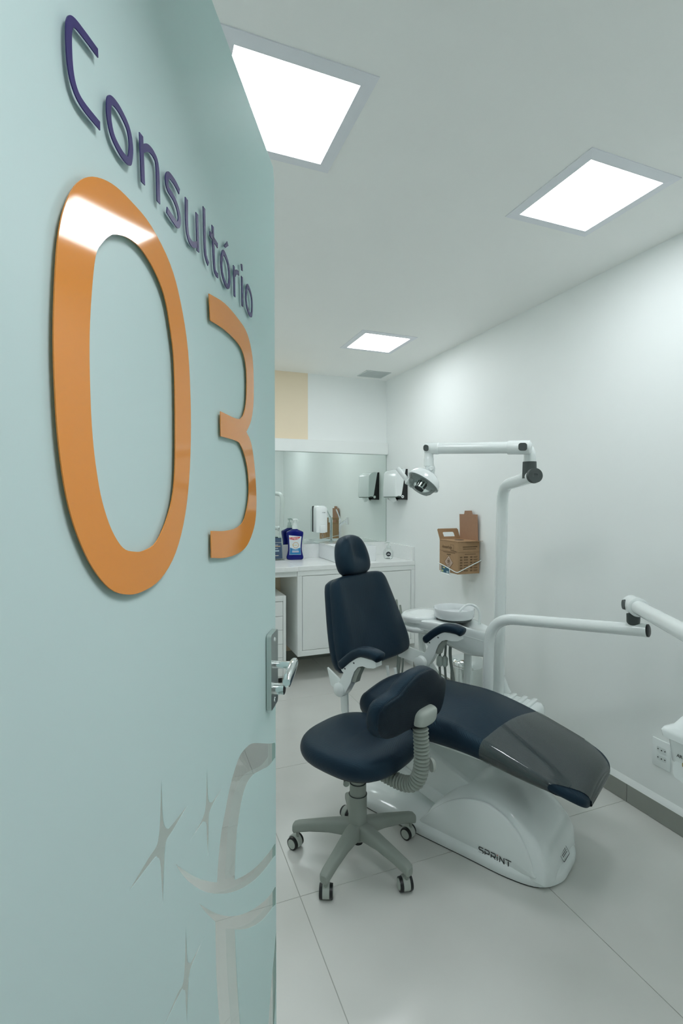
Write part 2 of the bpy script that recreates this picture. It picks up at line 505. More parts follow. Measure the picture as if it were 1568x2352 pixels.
# ------------------------------------------------------------------ glass door
DOORPTS = {
    'C': [[0.1724,1.8614],[0.1521,1.8597],[0.1384,1.8573],[0.1324,1.8507],[0.1309,1.837],[0.1326,1.8154],[0.1384,1.8024],[0.1497,1.7972],[0.1743,1.7974]],
    'o1': [[0.1912,1.8339],[0.1983,1.8376],[0.2101,1.8374],[0.2239,1.8313],[0.2291,1.8182],[0.2272,1.8035],[0.2233,1.7983],[0.2109,1.7974],[0.1963,1.8032],[0.19,1.8143],[0.1891,1.8261]],
    'n': [[[0.2502,1.8443],[0.2536,1.7946]],[[0.2532,1.8314],[0.2654,1.8404],[0.2787,1.8417],[0.2865,1.8338],[0.289,1.795]]],
    's': [[0.3454,1.8414],[0.3321,1.8445],[0.3162,1.8434],[0.3103,1.8348],[0.3137,1.8261],[0.3294,1.8236],[0.3411,1.8162],[0.3448,1.8059],[0.3398,1.797],[0.3267,1.7969],[0.3101,1.7989]],
    'u': [[[0.3667,1.8457],[0.3677,1.812],[0.3738,1.798],[0.3874,1.7966],[0.4017,1.8045]],[[0.4012,1.846],[0.4045,1.7957]]],
    'l': [[0.4273,1.8689],[0.4302,1.813],[0.4351,1.8011],[0.4427,1.7964]],
    't': [[[0.4611,1.8614],[0.4671,1.8065],[0.474,1.7972],[0.4826,1.7972]],[[0.45,1.8446],[0.4818,1.8423]]],
    'o2': [[[0.5056,1.8439],[0.5173,1.8443],[0.5308,1.836],[0.5363,1.8197],[0.5336,1.805],[0.5246,1.799],[0.5111,1.802],[0.5013,1.812],[0.4985,1.8262]],[[0.5112,1.8571],[0.5256,1.8717],[0.5312,1.8671],[0.5174,1.857]]],
    'r': [[[0.5597,1.848],[0.5625,1.7977]],[[0.563,1.8348],[0.572,1.8433],[0.5858,1.8472]]],
    'i': [[[0.6038,1.8494],[0.606,1.7981]],[[0.6022,1.8706],[0.6049,1.8602]]],
    'o3': [[0.6359,1.846],[0.6485,1.8461],[0.6614,1.839],[0.6667,1.8239],[0.6632,1.8053],[0.6554,1.8009],[0.6395,1.8042],[0.6303,1.8128],[0.6284,1.8272]],
    'zo': [[0.1615,1.7434],[0.1923,1.7564],[0.2266,1.7605],[0.2704,1.7583],[0.3169,1.7383],[0.3456,1.7044],[0.3678,1.6492],[0.3756,1.5715],[0.3713,1.4959],[0.3553,1.4336],[0.3265,1.3874],[0.2859,1.3608],[0.2424,1.3538],[0.2103,1.357],[0.1819,1.3682],[0.1554,1.3917],[0.1345,1.4222],[0.1203,1.4562],[0.1118,1.4975],[0.1081,1.5393],[0.1072,1.5841],[0.1099,1.6299],[0.1152,1.67],[0.1251,1.6999],[0.1403,1.7248]],
    'zi': [[0.1996,1.7119],[0.2223,1.72],[0.2489,1.7217],[0.2784,1.7119],[0.3012,1.6936],[0.3156,1.6632],[0.3262,1.6208],[0.3281,1.5398],[0.3238,1.4742],[0.3066,1.435],[0.2775,1.4056],[0.2492,1.398],[0.2275,1.3988],[0.2059,1.4048],[0.1861,1.424],[0.1711,1.4513],[0.1628,1.479],[0.1576,1.5076],[0.1549,1.5409],[0.1542,1.591],[0.1578,1.6341],[0.165,1.6744],[0.1756,1.6916],[0.1882,1.7047]],
    'th': [[0.4442,1.7546],[0.5117,1.7666],[0.5789,1.7668],[0.6283,1.7606],[0.658,1.7387],[0.6726,1.7035],[0.6731,1.6422],[0.6562,1.6034],[0.6258,1.5779],[0.6557,1.5606],[0.6768,1.5229],[0.6893,1.4719],[0.6888,1.4311],[0.6726,1.3986],[0.6289,1.3696],[0.5732,1.3598],[0.5057,1.3601],[0.4465,1.3669],[0.4471,1.407],[0.5063,1.4034],[0.5635,1.4047],[0.6008,1.4128],[0.6239,1.4326],[0.6397,1.4639],[0.6366,1.499],[0.6194,1.529],[0.5918,1.55],[0.5656,1.5542],[0.4895,1.5526],[0.49,1.5912],[0.5661,1.5924],[0.5979,1.5992],[0.6148,1.6138],[0.6266,1.64],[0.6273,1.6883],[0.6105,1.7143],[0.5783,1.7245],[0.5111,1.7245],[0.4481,1.7171]],
    't1': [[0.8723,0.8814],[0.8069,0.9103],[0.683,0.9721],[0.6349,0.9874],[0.595,0.9918],[0.5652,0.9816],[0.5372,0.9631],[0.5172,0.9397],[0.4981,0.9172],[0.4856,0.8874],[0.4774,0.8512],[0.4485,0.8752],[0.4082,0.9107],[0.3721,0.9458],[0.3307,0.9895],[0.3472,0.9647],[0.3719,0.9341],[0.4079,0.8955],[0.4483,0.8575],[0.4936,0.8202],[0.5448,0.7815],[0.6111,0.7373],[0.6982,0.6876],[0.7809,0.6503],[0.8695,0.6171],[0.8698,0.6451],[0.7926,0.6713],[0.7081,0.7073],[0.6275,0.7495],[0.5646,0.788],[0.5687,0.8225],[0.5781,0.8633],[0.5975,0.8939],[0.6174,0.911],[0.6424,0.9166],[0.6822,0.9097],[0.751,0.8828],[0.8064,0.8616],[0.8719,0.8491]],
    't2': [[0.4043,0.8783],[0.4271,0.8468],[0.4696,0.7948],[0.4701,0.7582],[0.4728,0.7029],[0.4791,0.654],[0.4856,0.6144],[0.5018,0.5422],[0.5267,0.468],[0.5682,0.4184],[0.6028,0.4269],[0.5905,0.5019],[0.5778,0.5764],[0.5691,0.6446],[0.5648,0.6995],[0.61,0.66],[0.6783,0.607],[0.7577,0.5553],[0.8682,0.4989],[0.8687,0.5414],[0.803,0.5679],[0.7071,0.6232],[0.6184,0.6827],[0.5442,0.7406],[0.4871,0.7918],[0.4426,0.8368]],
    't3': [[0.8676,0.4458],[0.8503,0.4042],[0.8185,0.3504],[0.7904,0.2875],[0.7705,0.2356],[0.7985,0.1732],[0.8287,0.1691],[0.8445,0.2295],[0.8552,0.2664],[0.8664,0.335]],
    's1': [[0.2945,1.1201],[0.2972,1.0784],[0.301,1.0598],[0.3089,1.0497],[0.3197,1.0459],[0.3715,1.0415],[0.3251,1.0372],[0.3087,1.0367],[0.3032,1.029],[0.3001,1.0101],[0.2959,0.964],[0.2924,0.9998],[0.2895,1.0228],[0.283,1.0323],[0.2735,1.0369],[0.2178,1.0418],[0.2612,1.0466],[0.28,1.047],[0.2867,1.055],[0.2903,1.0732]],
    's2': [[0.4391,1.0555],[0.4412,1.0195],[0.4451,1.0022],[0.4547,0.9929],[0.4669,0.99],[0.5115,0.9869],[0.4668,0.9859],[0.4502,0.9819],[0.4447,0.9733],[0.4444,0.9534],[0.4412,0.9185],[0.4369,0.9485],[0.4352,0.9715],[0.4266,0.9815],[0.4167,0.9847],[0.3727,0.9876],[0.4119,0.9888],[0.4268,0.9927],[0.4336,1.0023],[0.4359,1.0187]],
    's3': [[0.3603,0.8847],[0.3628,0.8554],[0.3658,0.8309],[0.3722,0.8212],[0.381,0.8166],[0.4265,0.8116],[0.3832,0.8108],[0.3733,0.8073],[0.3688,0.7988],[0.3659,0.7798],[0.3623,0.7466],[0.3586,0.7781],[0.3576,0.7954],[0.3515,0.8042],[0.3438,0.8092],[0.2926,0.8151],[0.3328,0.8168],[0.3488,0.8132],[0.3551,0.8248],[0.3585,0.8503]],
}
DW = 0.866
FILM = frosted('frosted_teal_film', (0.755, 0.855, 0.855), (0.50, 0.86, 0.81), 0.05)
CLEAR = glass_thin('clear_glass', (0.965, 0.985, 0.978), 0.35)
GEDGE = mat('glass_edge_green', (0.42, 0.62, 0.57), 0.15, trans=0.35, spec=0.6, noise=0.03)
ORANGE = mat('orange_vinyl', (0.76, 0.28, 0.045), 0.06, coat=0.0, spec=0.5, noise=0.02)
INDIGO = mat('indigo_vinyl', (0.040, 0.028, 0.15), 0.25, spec=0.3, coat=0.0, noise=0.05)
door = empty('door_1', (-2.267, -3.989, 0.0), R(62.7778))
tag(door, 'frosted teal glass door lettered Consultório 03 standing open in the foreground', 'door', kind='structure')
ZB, ZT = 0.012, 2.205
# clear pane (8 mm) behind the film
me = bpy.data.meshes.new('glass_pane')
vs = [(0, 0.0006, ZB), (DW, 0.0006, ZB), (DW, 0.0006, ZT - 0.028), (DW - 0.012, 0.0006, ZT), (0, 0.0006, ZT)]
vs2 = [(x, 0.0086, z) for x, _, z in vs]
me.from_pydata(vs + vs2, [], [(0, 1, 2, 3, 4), (9, 8, 7, 6, 5), (0, 5, 6, 1), (1, 6, 7, 2), (2, 7, 8, 3), (3, 8, 9, 4), (4, 9, 5, 0)])
me.materials.append(CLEAR); me.materials.append(GEDGE)
for k, p in enumerate(me.polygons): p.material_index = 0 if k < 2 else 1
link('glass_pane', me, None, door)
DM = lambda y: frame((0, y, 0), (1, 0, 0), (0, 0, 1))
def smooth_corner(pts, corners):
    out = []; n = len(pts); c = sorted(corners)
    for a, b in zip(c, c[1:] + [c[0] + n]):
        seg = [pts[k % n] for k in range(a, b + 1)]
        out += ([tuple(v) for v in crs(seg, 4)[:-1]] if len(seg) > 2 else [tuple(seg[0])])
    return out
holes = []
for k, cn in (('t1', [0, 10, 14, 24, 25, 29, 38]), ('t2', [0, 2, 8, 9, 14, 18, 19]), ('t3', [0, 5, 9])):
    holes.append([(min(x, DW - 0.003), max(z, ZB + 0.01)) for x, z in smooth_corner(DOORPTS[k], cn)])
def sharp_star(pts):
    """four-pointed sparkle: straight at the tips, rounded in between"""
    out = []; tips = (0, 5, 10, 15)
    for a in range(4):
        seg = [pts[(tips[a] + k) % 20] for k in range(6)]
        out += [tuple(v) for v in crs(seg, 5)[:-1]]
    return out
for k in ('s1', 's2', 's3'):
    holes.append(sharp_star(DOORPTS[k]))
fill2d('frosted_film', [[(0.001, ZB), (DW - 0.0005, ZB), (DW - 0.0005, ZT - 0.028), (DW - 0.012, ZT), (0.001, ZT)]] + holes, 0.0004, FILM, door, DM(0.0))
# lettering plates
LW = 0.0076
def glyph(ch, loops, mt):
    o = fill2d('letter', loops, 0.0012, mt, door, DM(-0.005))
    o['label'] = ch
g = DOORPTS
glyph('dark indigo letter C', [stroke(g['C'], LW)], INDIGO)
glyph('first dark indigo letter o', ringloops(g['o1'], LW), INDIGO)
glyph('dark indigo letter n', [stroke(g['n'][0], LW), stroke(g['n'][1], LW)][:1], INDIGO)
glyph('arch of the dark indigo letter n', [stroke(g['n'][1], LW)], INDIGO)
glyph('dark indigo letter s', [stroke(g['s'], LW)], INDIGO)
glyph('curved stroke of the dark indigo letter u', [stroke(g['u'][0], LW)], INDIGO)
glyph('stem of the dark indigo letter u', [stroke(g['u'][1], LW)], INDIGO)
glyph('dark indigo letter l', [stroke(g['l'], LW)], INDIGO)
glyph('stem of the dark indigo letter t', [stroke(g['t'][0], LW)], INDIGO)
glyph('bar of the dark indigo letter t', [stroke(g['t'][1], LW)], INDIGO)
glyph('accented dark indigo letter o', ringloops(g['o2'][0], LW) + [g['o2'][1]], INDIGO)
glyph('stem of the dark indigo letter r', [stroke(g['r'][0], LW)], INDIGO)
glyph('arm of the dark indigo letter r', [stroke(g['r'][1], LW)], INDIGO)
glyph('dark indigo letter i', [stroke(g['i'][0], LW), stroke(g['i'][1], LW)], INDIGO)
glyph('last dark indigo letter o', ringloops(g['o3'], LW), INDIGO)
glyph('large orange digit 0', [[tuple(v) for v in crs(g['zo'], 4, True)], [tuple(v) for v in crs(g['zi'], 4, True)]], ORANGE)
glyph('large orange digit 3', [smooth_corner(g['th'], [0, 8, 17, 18, 28, 29, 38])], ORANGE)
# lever handle set
PLATE = mat('satin_nickel', (0.60, 0.64, 0.62), 0.32, metal=1.0, noise=0.04, nscale=25)
hz = 1.078
hl = tag(empty('door_handle'), None, None); hl.parent = door
bm = B(); prism(bm, rrect(0.062, 0.166, 0.008, 4, 0.808, hz - 0.0), lambda x, z: (x, -0.0125, z), lambda x, z: (x, -0.0018, z))
obj('escutcheon_plate', bm, PLATE, hl)
bm = B(); prism(bm, rrect(0.066, 0.17, 0.008, 4, 0.808, hz), lambda x, z: (x, 0.0125, z), lambda x, z: (x, 0.0088, z))
obj('rear_plate', bm, PLATE, hl)
bm = B(); cyl(bm, (0.808, -0.0125, hz + 0.010), (0.808, -0.052, hz + 0.010), 0.0085)
obj('lever_neck', bm, CHROME, hl)
bm = B()
prof = [(0.820, 0.011), (0.802, 0.0165), (0.780, 0.0175), (0.760, 0.0170), (0.742, 0.015), (0.735, 0.007)]
rings = []
for x, rr in prof:
    zz = hz + 0.010 - (0.808 - x) * 0.16
    rings.append([(x, -0.055 + 0.008 * c, zz + s) for c, s in sell(1.0, rr, 2.6, 20)])
loft(bm, rings); obj('lever', bm, CHROME, hl)
bm = B(); cyl(bm, (0.808, -0.0125, hz - 0.044), (0.808, -0.034, hz - 0.044), 0.0125); obj('lock_cylinder', bm, CHROME, hl)
bm = B(); cyl(bm, (0.808, -0.034, hz - 0.044), (0.808, -0.0352, hz - 0.044), 0.011); obj('cylinder_cap', bm, BLACK, hl)
for dz in (0.066, -0.068):
    bm = B(); cyl(bm, (0.808, -0.0125, hz + dz), (0.808, -0.0142, hz + dz), 0.0055, 0.004); obj('screw', bm, CHROME, hl)

# ------------------------------------------------------------------ mirror wall
MIRR = mat('mirror_silver', (0.80, 0.86, 0.83), 0.012, metal=1.0)
MIRR.node_tree.nodes['Principled BSDF'].inputs['Roughness'].default_value = 0.01
t = thing('wall_mirror', 'wide mirror above the counter on the back wall', 'mirror', (-1.17, 0, 1.47))
me = bpy.data.meshes.new('mirror_glass')
bm = B(); box(bm, (-1.173, -0.006, -0.418), (1.166, 0, 0.418)); obj('mirror_glass', bm, MIRR, t, smooth=False)
bm = B(); box(bm, (1.166, -0.0065, -0.418), (1.1685, 0, 0.418)); obj('edge_strip', bm, mat('mirror_edge', (0.30, 0.38, 0.32), 0.3), t, smooth=False)
t = thing('light_valance', 'white boxed valance running along the top of the mirror', 'valance', (-1.17, 0, 1.888))
bm = B(); box(bm, (-1.173, -0.045, 0), (1.168, 0, 0.109), 0.0015, 1); obj('box', bm, WHITE, t, smooth=False)

# ------------------------------------------------------------------ counters and cabinets
CGAP = mat('painted_gap_shade', (0.10, 0.11, 0.10), 0.8)  # dark colour painting the shade in gaps around doors and drawers
t = thing('stone_worktop', 'white quartz worktop with upstands around the basin', 'worktop', (-0.528, -0.28, 0.891))
def wbox(name, lo, hi, m, par, bev=0.0015, off=(0, 0, 0), **k):
    bm = B(); box(bm, [a - b for a, b in zip(lo, off)], [a - b for a, b in zip(hi, off)], bev, 1)
    return obj(name, bm, m, par, smooth=False, **k)
o_ = (-0.528, -0.28, 0.891)
wbox('slab', (-1.055, -0.570, 0.891), (-0.001, -0.001, 0.927), STONE, t, off=o_)
wbox('backsplash', (-1.055, -0.021, 0.927), (-0.022, -0.001, 1.051), STONE, t, off=o_)
wbox('side_splash', (-0.022, -0.562, 0.927), (-0.001, -0.001, 1.049), STONE, t, off=o_)
t = thing('desk_worktop', 'white desk top with upstand left of the basin counter', 'worktop', (-1.7, -0.29, 0.892))
o_ = (-1.7, -0.29, 0.892)
wbox('slab', (XL + 0.002, -0.598, 0.892), (-1.058, -0.001, 0.9285), STONE, t, off=o_)
wbox('backsplash', (XL + 0.002, -0.021, 0.9285), (-1.058, -0.001, 1.051), STONE, t, off=o_)
wbox('apron', (XL + 0.002, -0.566, 0.848), (-1.058, -0.546, 0.892), WHITE, t, off=o_)

t = thing('basin_cabinet', 'white wall-hung cabinet with flush doors under the basin counter', 'cabinet', (-0.528, -0.28, 0.207))
o_ = (-0.528, -0.28, 0.207)
wbox('body', (-1.055, -0.545, 0.207), (-0.002, -0.013, 0.890), WHITE, t, off=o_)
wbox('door_gap_shade', (-1.02, -0.5475, 0.245), (-0.03, -0.5455, 0.86), CGAP, t, 0, off=o_)
wbox('top_rail', (-1.055, -0.566, 0.8505), (-0.002, -0.5455, 0.890), WHITE, t, off=o_)
wbox('bottom_rail', (-1.055, -0.566, 0.207), (-0.002, -0.5455, 0.250), WHITE, t, off=o_)
wbox('stile', (-1.055, -0.566, 0.2505), (-1.016, -0.5455, 0.850), WHITE, t, off=o_)
wbox('stile', (-0.036, -0.566, 0.2505), (-0.002, -0.5455, 0.850), WHITE, t, off=o_)
wbox('door', (-1.0125, -0.5645, 0.2535), (-0.5275, -0.548, 0.847), WHITE, t, off=o_)
wbox('door', (-0.5245, -0.5645, 0.2535), (-0.0395, -0.548, 0.847), WHITE, t, off=o_)

t = thing('drawer_unit', 'white drawer pedestal standing under the desk beside the door', 'drawer unit', (-1.345, -0.30, 0))
o_ = (-1.345, -0.30, 0)
wbox('carcass', (-1.545, -0.535, 0.045), (-1.145, -0.02, 0.700), WHITE, t, off=o_)
wbox('drawer_gap_shade', (-1.520, -0.5365, 0.06), (-1.170, -0.5345, 0.655), CGAP, t, 0, off=o_)
for a, b in ((-1.545, -1.520), (-1.168, -1.145)):
    wbox('stile', (a, -0.553, 0.045), (b, -0.5355, 0.700), WHITE, t, off=o_)
wbox('top_rail', (-1.520, -0.553, 0.657), (-1.168, -0.5355, 0.700), WHITE, t, off=o_)
for a, b in ((0.540, 0.653), (0.431, 0.537), (0.320, 0.428), (0.215, 0.317), (0.065, 0.212)):
    wbox('drawer', (-1.5175, -0.552, a), (-1.1705, -0.537, b), WHITE, t, off=o_)
for x in (-1.51, -1.18):
    for y in (-0.50, -0.06):
        bm = B(); cyl(bm, (x + 1.345, y + 0.30, 0.0), (x + 1.345, y + 0.30, 0.045), 0.014); obj('foot', bm, BLACK, t)

# ------------------------------------------------------------------ basin and tap
t = thing('vessel_basin', 'rectangular white ceramic basin standing on the quartz counter', 'sink', (-0.508, -0.24, 0.927))
bm = B()
def rr3(w, h, r, cx, cy, z): return [(x, y, z) for x, y in rrect(w, h, r, 5, cx, cy)]
loft(bm, [rr3(0.368, 0.430, 0.012, 0, 0, 0.0), rr3(0.378, 0.440, 0.012, 0, 0, 0.006), rr3(0.380, 0.442, 0.012, 0, 0, 0.126), rr3(0.374, 0.436, 0.010, 0, 0, 0.131),
          rr3(0.352, 0.300, 0.014, 0, -0.055, 0.131), rr3(0.346, 0.294, 0.014, 0, -0.055, 0.126), rr3(0.30, 0.25, 0.03, 0, -0.055, 0.045), rr3(0.05, 0.05, 0.02, 0, -0.055, 0.038)])
obj('bowl', bm, CERAM, t)
bm = B(); cyl(bm, (0, -0.055, 0.0382), (0, -0.055, 0.041), 0.019); obj('drain', bm, CHROME, t)
t = thing('basin_tap', 'chrome single lever tap on the deck of the white basin', 'tap', (-0.526, -0.125, 1.0582))
bm = B(); cyl(bm, (0, 0, 0.0), (0, 0, 0.005), 0.024); obj('base_plate', bm, CHROME, t)
bm = B(); cyl(bm, (0, 0, 0.005), (0, 0, 0.205), 0.0125); obj('column', bm, CHROME, t)
bm = B(); tube(bm, [(0, 0.0, 0.17), (0.012, -0.05, 0.195), (0.028, -0.115, 0.222)], [0.012, 0.011, 0.011]); obj('spout', bm, CHROME, t)
bm = B(); cyl(bm, (0.028, -0.115, 0.24), (0.028, -0.115, 0.175), 0.013); obj('aerator', bm, CHROME, t)
bm = B(); cyl(bm, (0, 0, 0.205), (0, 0, 0.225), 0.0135, 0.011); tube(bm, [(0, 0, 0.218), (-0.02, -0.012, 0.26), (-0.045, -0.02, 0.31)], [0.007, 0.006, 0.006]); obj('lever', bm, CHROME, t)

# ------------------------------------------------------------------ soap dispenser on the mirror
t = thing('soap_dispenser', 'white wall soap dispenser fixed to the mirror above the basin', 'soap dispenser', (-0.690, -0.0062, 1.16))
bm = B(); box(bm, (-0.062, -0.012, 0.002), (0.062, 0, 0.238), 0.004, 2); obj('back_plate', bm, BLACK, t)
bm = B()
pr = [(-0.058, -0.012), (-0.060, -0.055), (-0.052, -0.085), (-0.03, -0.098), (0, -0.102), (0.03, -0.098), (0.052, -0.085), (0.060, -0.055), (0.058, -0.012)]
rings = []
for z, s, dy in ((0.0, 0.98, 0.0), (0.004, 1.0, 0), (0.19, 1.0, 0), (0.215, 0.985, 0.006), (0.230, 0.94, 0.018), (0.239, 0.82, 0.036), (0.242, 0.6, 0.05)):
    rings.append([(x * s, min(-0.012, -0.012 + (y + 0.012) * (1 - dy * 10) if False else y + dy if y + dy < -0.012 else -0.012), z) for x, y in pr])
loft(bm, rings); obj('cover', bm, GLOSSW, t)
bm = B(); box(bm, (-0.024, -0.108, -0.004), (0.028, -0.06, 0.066), 0.004, 2); obj('push_button', bm, GLOSSW, t)
GPR = mat('grey_print', (0.35, 0.38, 0.38), 0.6)
for x0, x1 in ((-0.014, -0.009), (-0.004, 0.0), (0.001, 0.004), (0.005, 0.010), (0.011, 0.016)):
    bm = B(); box(bm, (x0 + 0.012, -0.1026, 0.176), (x1 + 0.012, -0.1016, 0.183)); obj('maker_mark', bm, GPR, t, smooth=False)

# ------------------------------------------------------------------ paper towel dispenser on the right wall
t = thing('towel_dispenser', 'white paper towel dispenser with black back on the right wall', 'towel dispenser', (0, -0.300, 1.455), -PI / 2)
# local x = -world y (towards camera), local y = +world x (into the wall)
bm = B()
prism(bm, [(0.0, 0.0), (-0.066, 0.004), (-0.070, 0.02), (-0.022, 0.262), (-0.012, 0.274), (0.0, 0.274)],
      lambda y, z: (-0.128, y, z), lambda y, z: (0.128, y, z))
obj('back_shell', bm, BLACK, t, smooth=False)
bm = B()
sec = [(-0.022, 0.272), (-0.040, 0.277), (-0.075, 0.270), (-0.103, 0.255), (-0.112, 0.235), (-0.118, 0.12), (-0.121, 0.035), (-0.118, 0.028), (-0.09, 0.036), (-0.072, 0.030), (-0.062, 0.048)]
rings = []
for x, s in ((-0.131, 0.965), (-0.127, 0.99), (-0.11, 1.0), (0.11, 1.0), (0.127, 0.99), (0.131, 0.965)):
    rings.append([(x, y if y > -0.035 else y * s, z * (1 if z < 0.1 else (0.99 + 0.01 * s))) for y, z in sec])
loft(bm, rings); obj('front_cover', bm, GLOSSW, t, angle=40)
bm = B(); cyl(bm, (0.1312, -0.052, 0.028), (0.134, -0.052, 0.028), 0.013)
obj('hinge_ear', bm, GLOSSW, t)
bm = B(); cyl(bm, (-0.1312, -0.052, 0.028), (-0.134, -0.052, 0.028), 0.013); obj('hinge_ear', bm, GLOSSW, t)
bm = B(); cyl(bm, (0.134, -0.052, 0.028), (0.1352, -0.052, 0.028), 0.0045); obj('lock_hole', bm, BLACK, t)
bm = B(); box(bm, (-0.122, -0.114, 0.022), (0.122, -0.02, 0.030), 0.002, 1); obj('outlet_tray', bm, mat('smoked_green_plastic', (0.10, 0.15, 0.125), 0.3, noise=0.03), t)
bm = B(); random.seed(3)
rings = []
for k in range(9):
    u = k / 8; x = -0.075 + 0.15 * u; dz = 0.008 * math.sin(u * 7)
    rings.append([(x, -0.095, 0.022), (x, -0.085 + dz, -0.012 + 0.012 * math.cos(u * 5)), (x, -0.070, -0.010 + dz), (x, -0.055, 0.022)])
loft(bm, rings, False, False, False); obj('paper_towel', bm, mat('paper_white', (0.74, 0.78, 0.77), 0.8, noise=0.03), t)

# ------------------------------------------------------------------ mouthwash bottle
BLUE = mat('mouthwash_blue', (0.002, 0.006, 0.16), 0.10, spec=0.4, coat=0.0, noise=0.1, nscale=20)
PUMP = mat('pump_white', (0.72, 0.79, 0.77), 0.35, noise=0.02)
t = thing('mouthwash_bottle', 'blue mouthwash bottle with white pump on the counter by the mirror', 'bottle', (-0.944, -0.098, 0.927), R(-10))
prof = [(0.0, 0.064), (0.006, 0.072), (0.022, 0.0755), (0.05, 0.068), (0.085, 0.0615), (0.12, 0.0615), (0.17, 0.066), (0.215, 0.073), (0.236, 0.0745), (0.246, 0.070), (0.258, 0.045), (0.268, 0.024), (0.276, 0.020)]
pp = crs([(a, b) for a, b in prof], 3)
bm = B(); rings = []
for z, w in pp:
    d = min(0.040, w * 0.56) if z < 0.24 else min(0.040, w * 0.8)
    rings.append([(x, y, z) for x, y in sell(w, d, 3.2 if z < 0.25 else 2.2, 36)])
loft(bm, rings); obj('body', bm, BLUE, t)
bm = B(); lathe(bm, [(0.0, 0.270), (0.0235, 0.270), (0.0235, 0.296), (0.018, 0.298), (0.016, 0.322), (0.006, 0.324), (0.006, 0.345), (0.0, 0.345)], 24); obj('pump_collar', bm, PUMP, t)
bm = B(); tube(bm, crs([(-0.014, 0.0, 0.350), (0.005, 0, 0.354), (0.020, 0.0, 0.350), (0.029, 0.0, 0.338)], 4), [0.009] * 4 + [0.008] * 5 + [0.006] * 4, 12); obj('pump_head', bm, PUMP, t)
LY = -0.0405
def lab(name, poly, col, y, **k):
    bm = B(); prism(bm, poly, lambda x, z: (x, y, z), lambda x, z: (x, LY + 0.006, z)); return obj(name, bm, mat(name + '_print', col, 0.4, noise=0.02), LAB, smooth=False)
LAB = empty('label'); LAB.parent = t
lab('label_paper', [(-0.052, 0.045), (0.050, 0.045), (0.046, 0.085), (0.046, 0.125), (0.054, 0.205), (-0.056, 0.217), (-0.050, 0.125), (-0.049, 0.085)], (0.70, 0.75, 0.76), LY)
lab('label_blue', [(-0.050, 0.047), (0.048, 0.047), (0.045, 0.085), (0.044, 0.108), (0.02, 0.098), (0.0, 0.094), (-0.02, 0.098), (-0.046, 0.110), (-0.047, 0.085)], (0.02, 0.19, 0.42), LY - 0.0004)
lab('label_banner', [(-0.053, 0.198), (0.046, 0.202), (0.027, 0.182), (-0.01, 0.175), (-0.050, 0.182)], (0.62, 0.02, 0.035), LY - 0.0004)
WPRINT = mat('white_print', (0.80, 0.84, 0.84), 0.5)
text('label_brand', 'Colgate', 0.024, WPRINT, LAB, frame((-0.009, LY - 0.0008, 0.1915), (1, 0, 0), (0, 0, 1)), sx=1.02)
GOLD = mat('gold_print', (0.62, 0.52, 0.20), 0.5)
rl = ringloops([(0.004 + 0.024 * math.cos(a), 0.130 + 0.024 * math.sin(a)) for a in [k * PI / 6 for k in range(12)]], 0.004, 3)
fill2d('label_ring', rl, 0.0004, mat('ring_print', (0.55, 0.30, 0.12), 0.5, noise=0.4, nscale=30), LAB, frame((0, LY - 0.0006, 0), (1, 0, 0), (0, 0, 1)))
text('label_word', 'Total', 0.021, GOLD, LAB, frame((-0.007, LY - 0.0010, 0.130), (1, 0, 0), (0, 0, 1)))
lab('label_line', [(-0.028, 0.084), (0.028, 0.084), (0.028, 0.089), (-0.028, 0.089)], (0.55, 0.72, 0.80), LY - 0.0008)
lab('label_capsule', rrect(0.060, 0.010, 0.004, 3, 0.001, 0.072), (0.60, 0.55, 0.62), LY - 0.0008)

# ------------------------------------------------------------------ price card by the door
t = thing('card_stand', 'dark blue notice card in a clear stand at the counter by the door', 'card stand', (-1.135, -0.10, 0.9285), R(3))
ACR = glass_thin('acrylic', (0.93, 0.96, 0.95), 0.6)
tilt = Matrix.Rotation(R(-10), 4, 'X')
bm = B(); box(bm, (-0.075, -0.0015, 0.0), (0.085, 0.0015, 0.205), 0, M=tilt); obj('acrylic_back', bm, ACR, t, smooth=False)
bm = B(); box(bm, (-0.08, -0.04, 0.0), (0.092, 0.045, 0.003)); obj('acrylic_foot', bm, ACR, t, smooth=False)
CM = Matrix.Translation((0, -0.0022, 0))
bm = B(); box(bm, (-0.072, -0.0012, 0.010), (0.078, -0.0002, 0.193), 0, M=tilt @ CM); obj('card', bm, mat('card_blue', (0.045, 0.085, 0.15), 0.5, noise=0.05), t, smooth=False)
for z, h, x1, c in ((0.150, 0.004, 0.078, (0.45, 0.45, 0.42)), (0.115, 0.008, 0.066, (0.50, 0.36, 0.22)), (0.128, 0.005, 0.045, (0.55, 0.60, 0.62)), (0.098, 0.005, 0.044, (0.55, 0.60, 0.62)), (0.072, 0.014, 0.052, (0.35, 0.46, 0.52)), (0.035, 0.006, 0.045, (0.60, 0.55, 0.50))):
    bm = B(); box(bm, (-0.05, -0.0018, z), (x1, -0.0012, z + h), 0, M=tilt @ CM); obj('printed_line', bm, mat('card_print_%d' % int(z * 1000), c, 0.6), t, smooth=False)

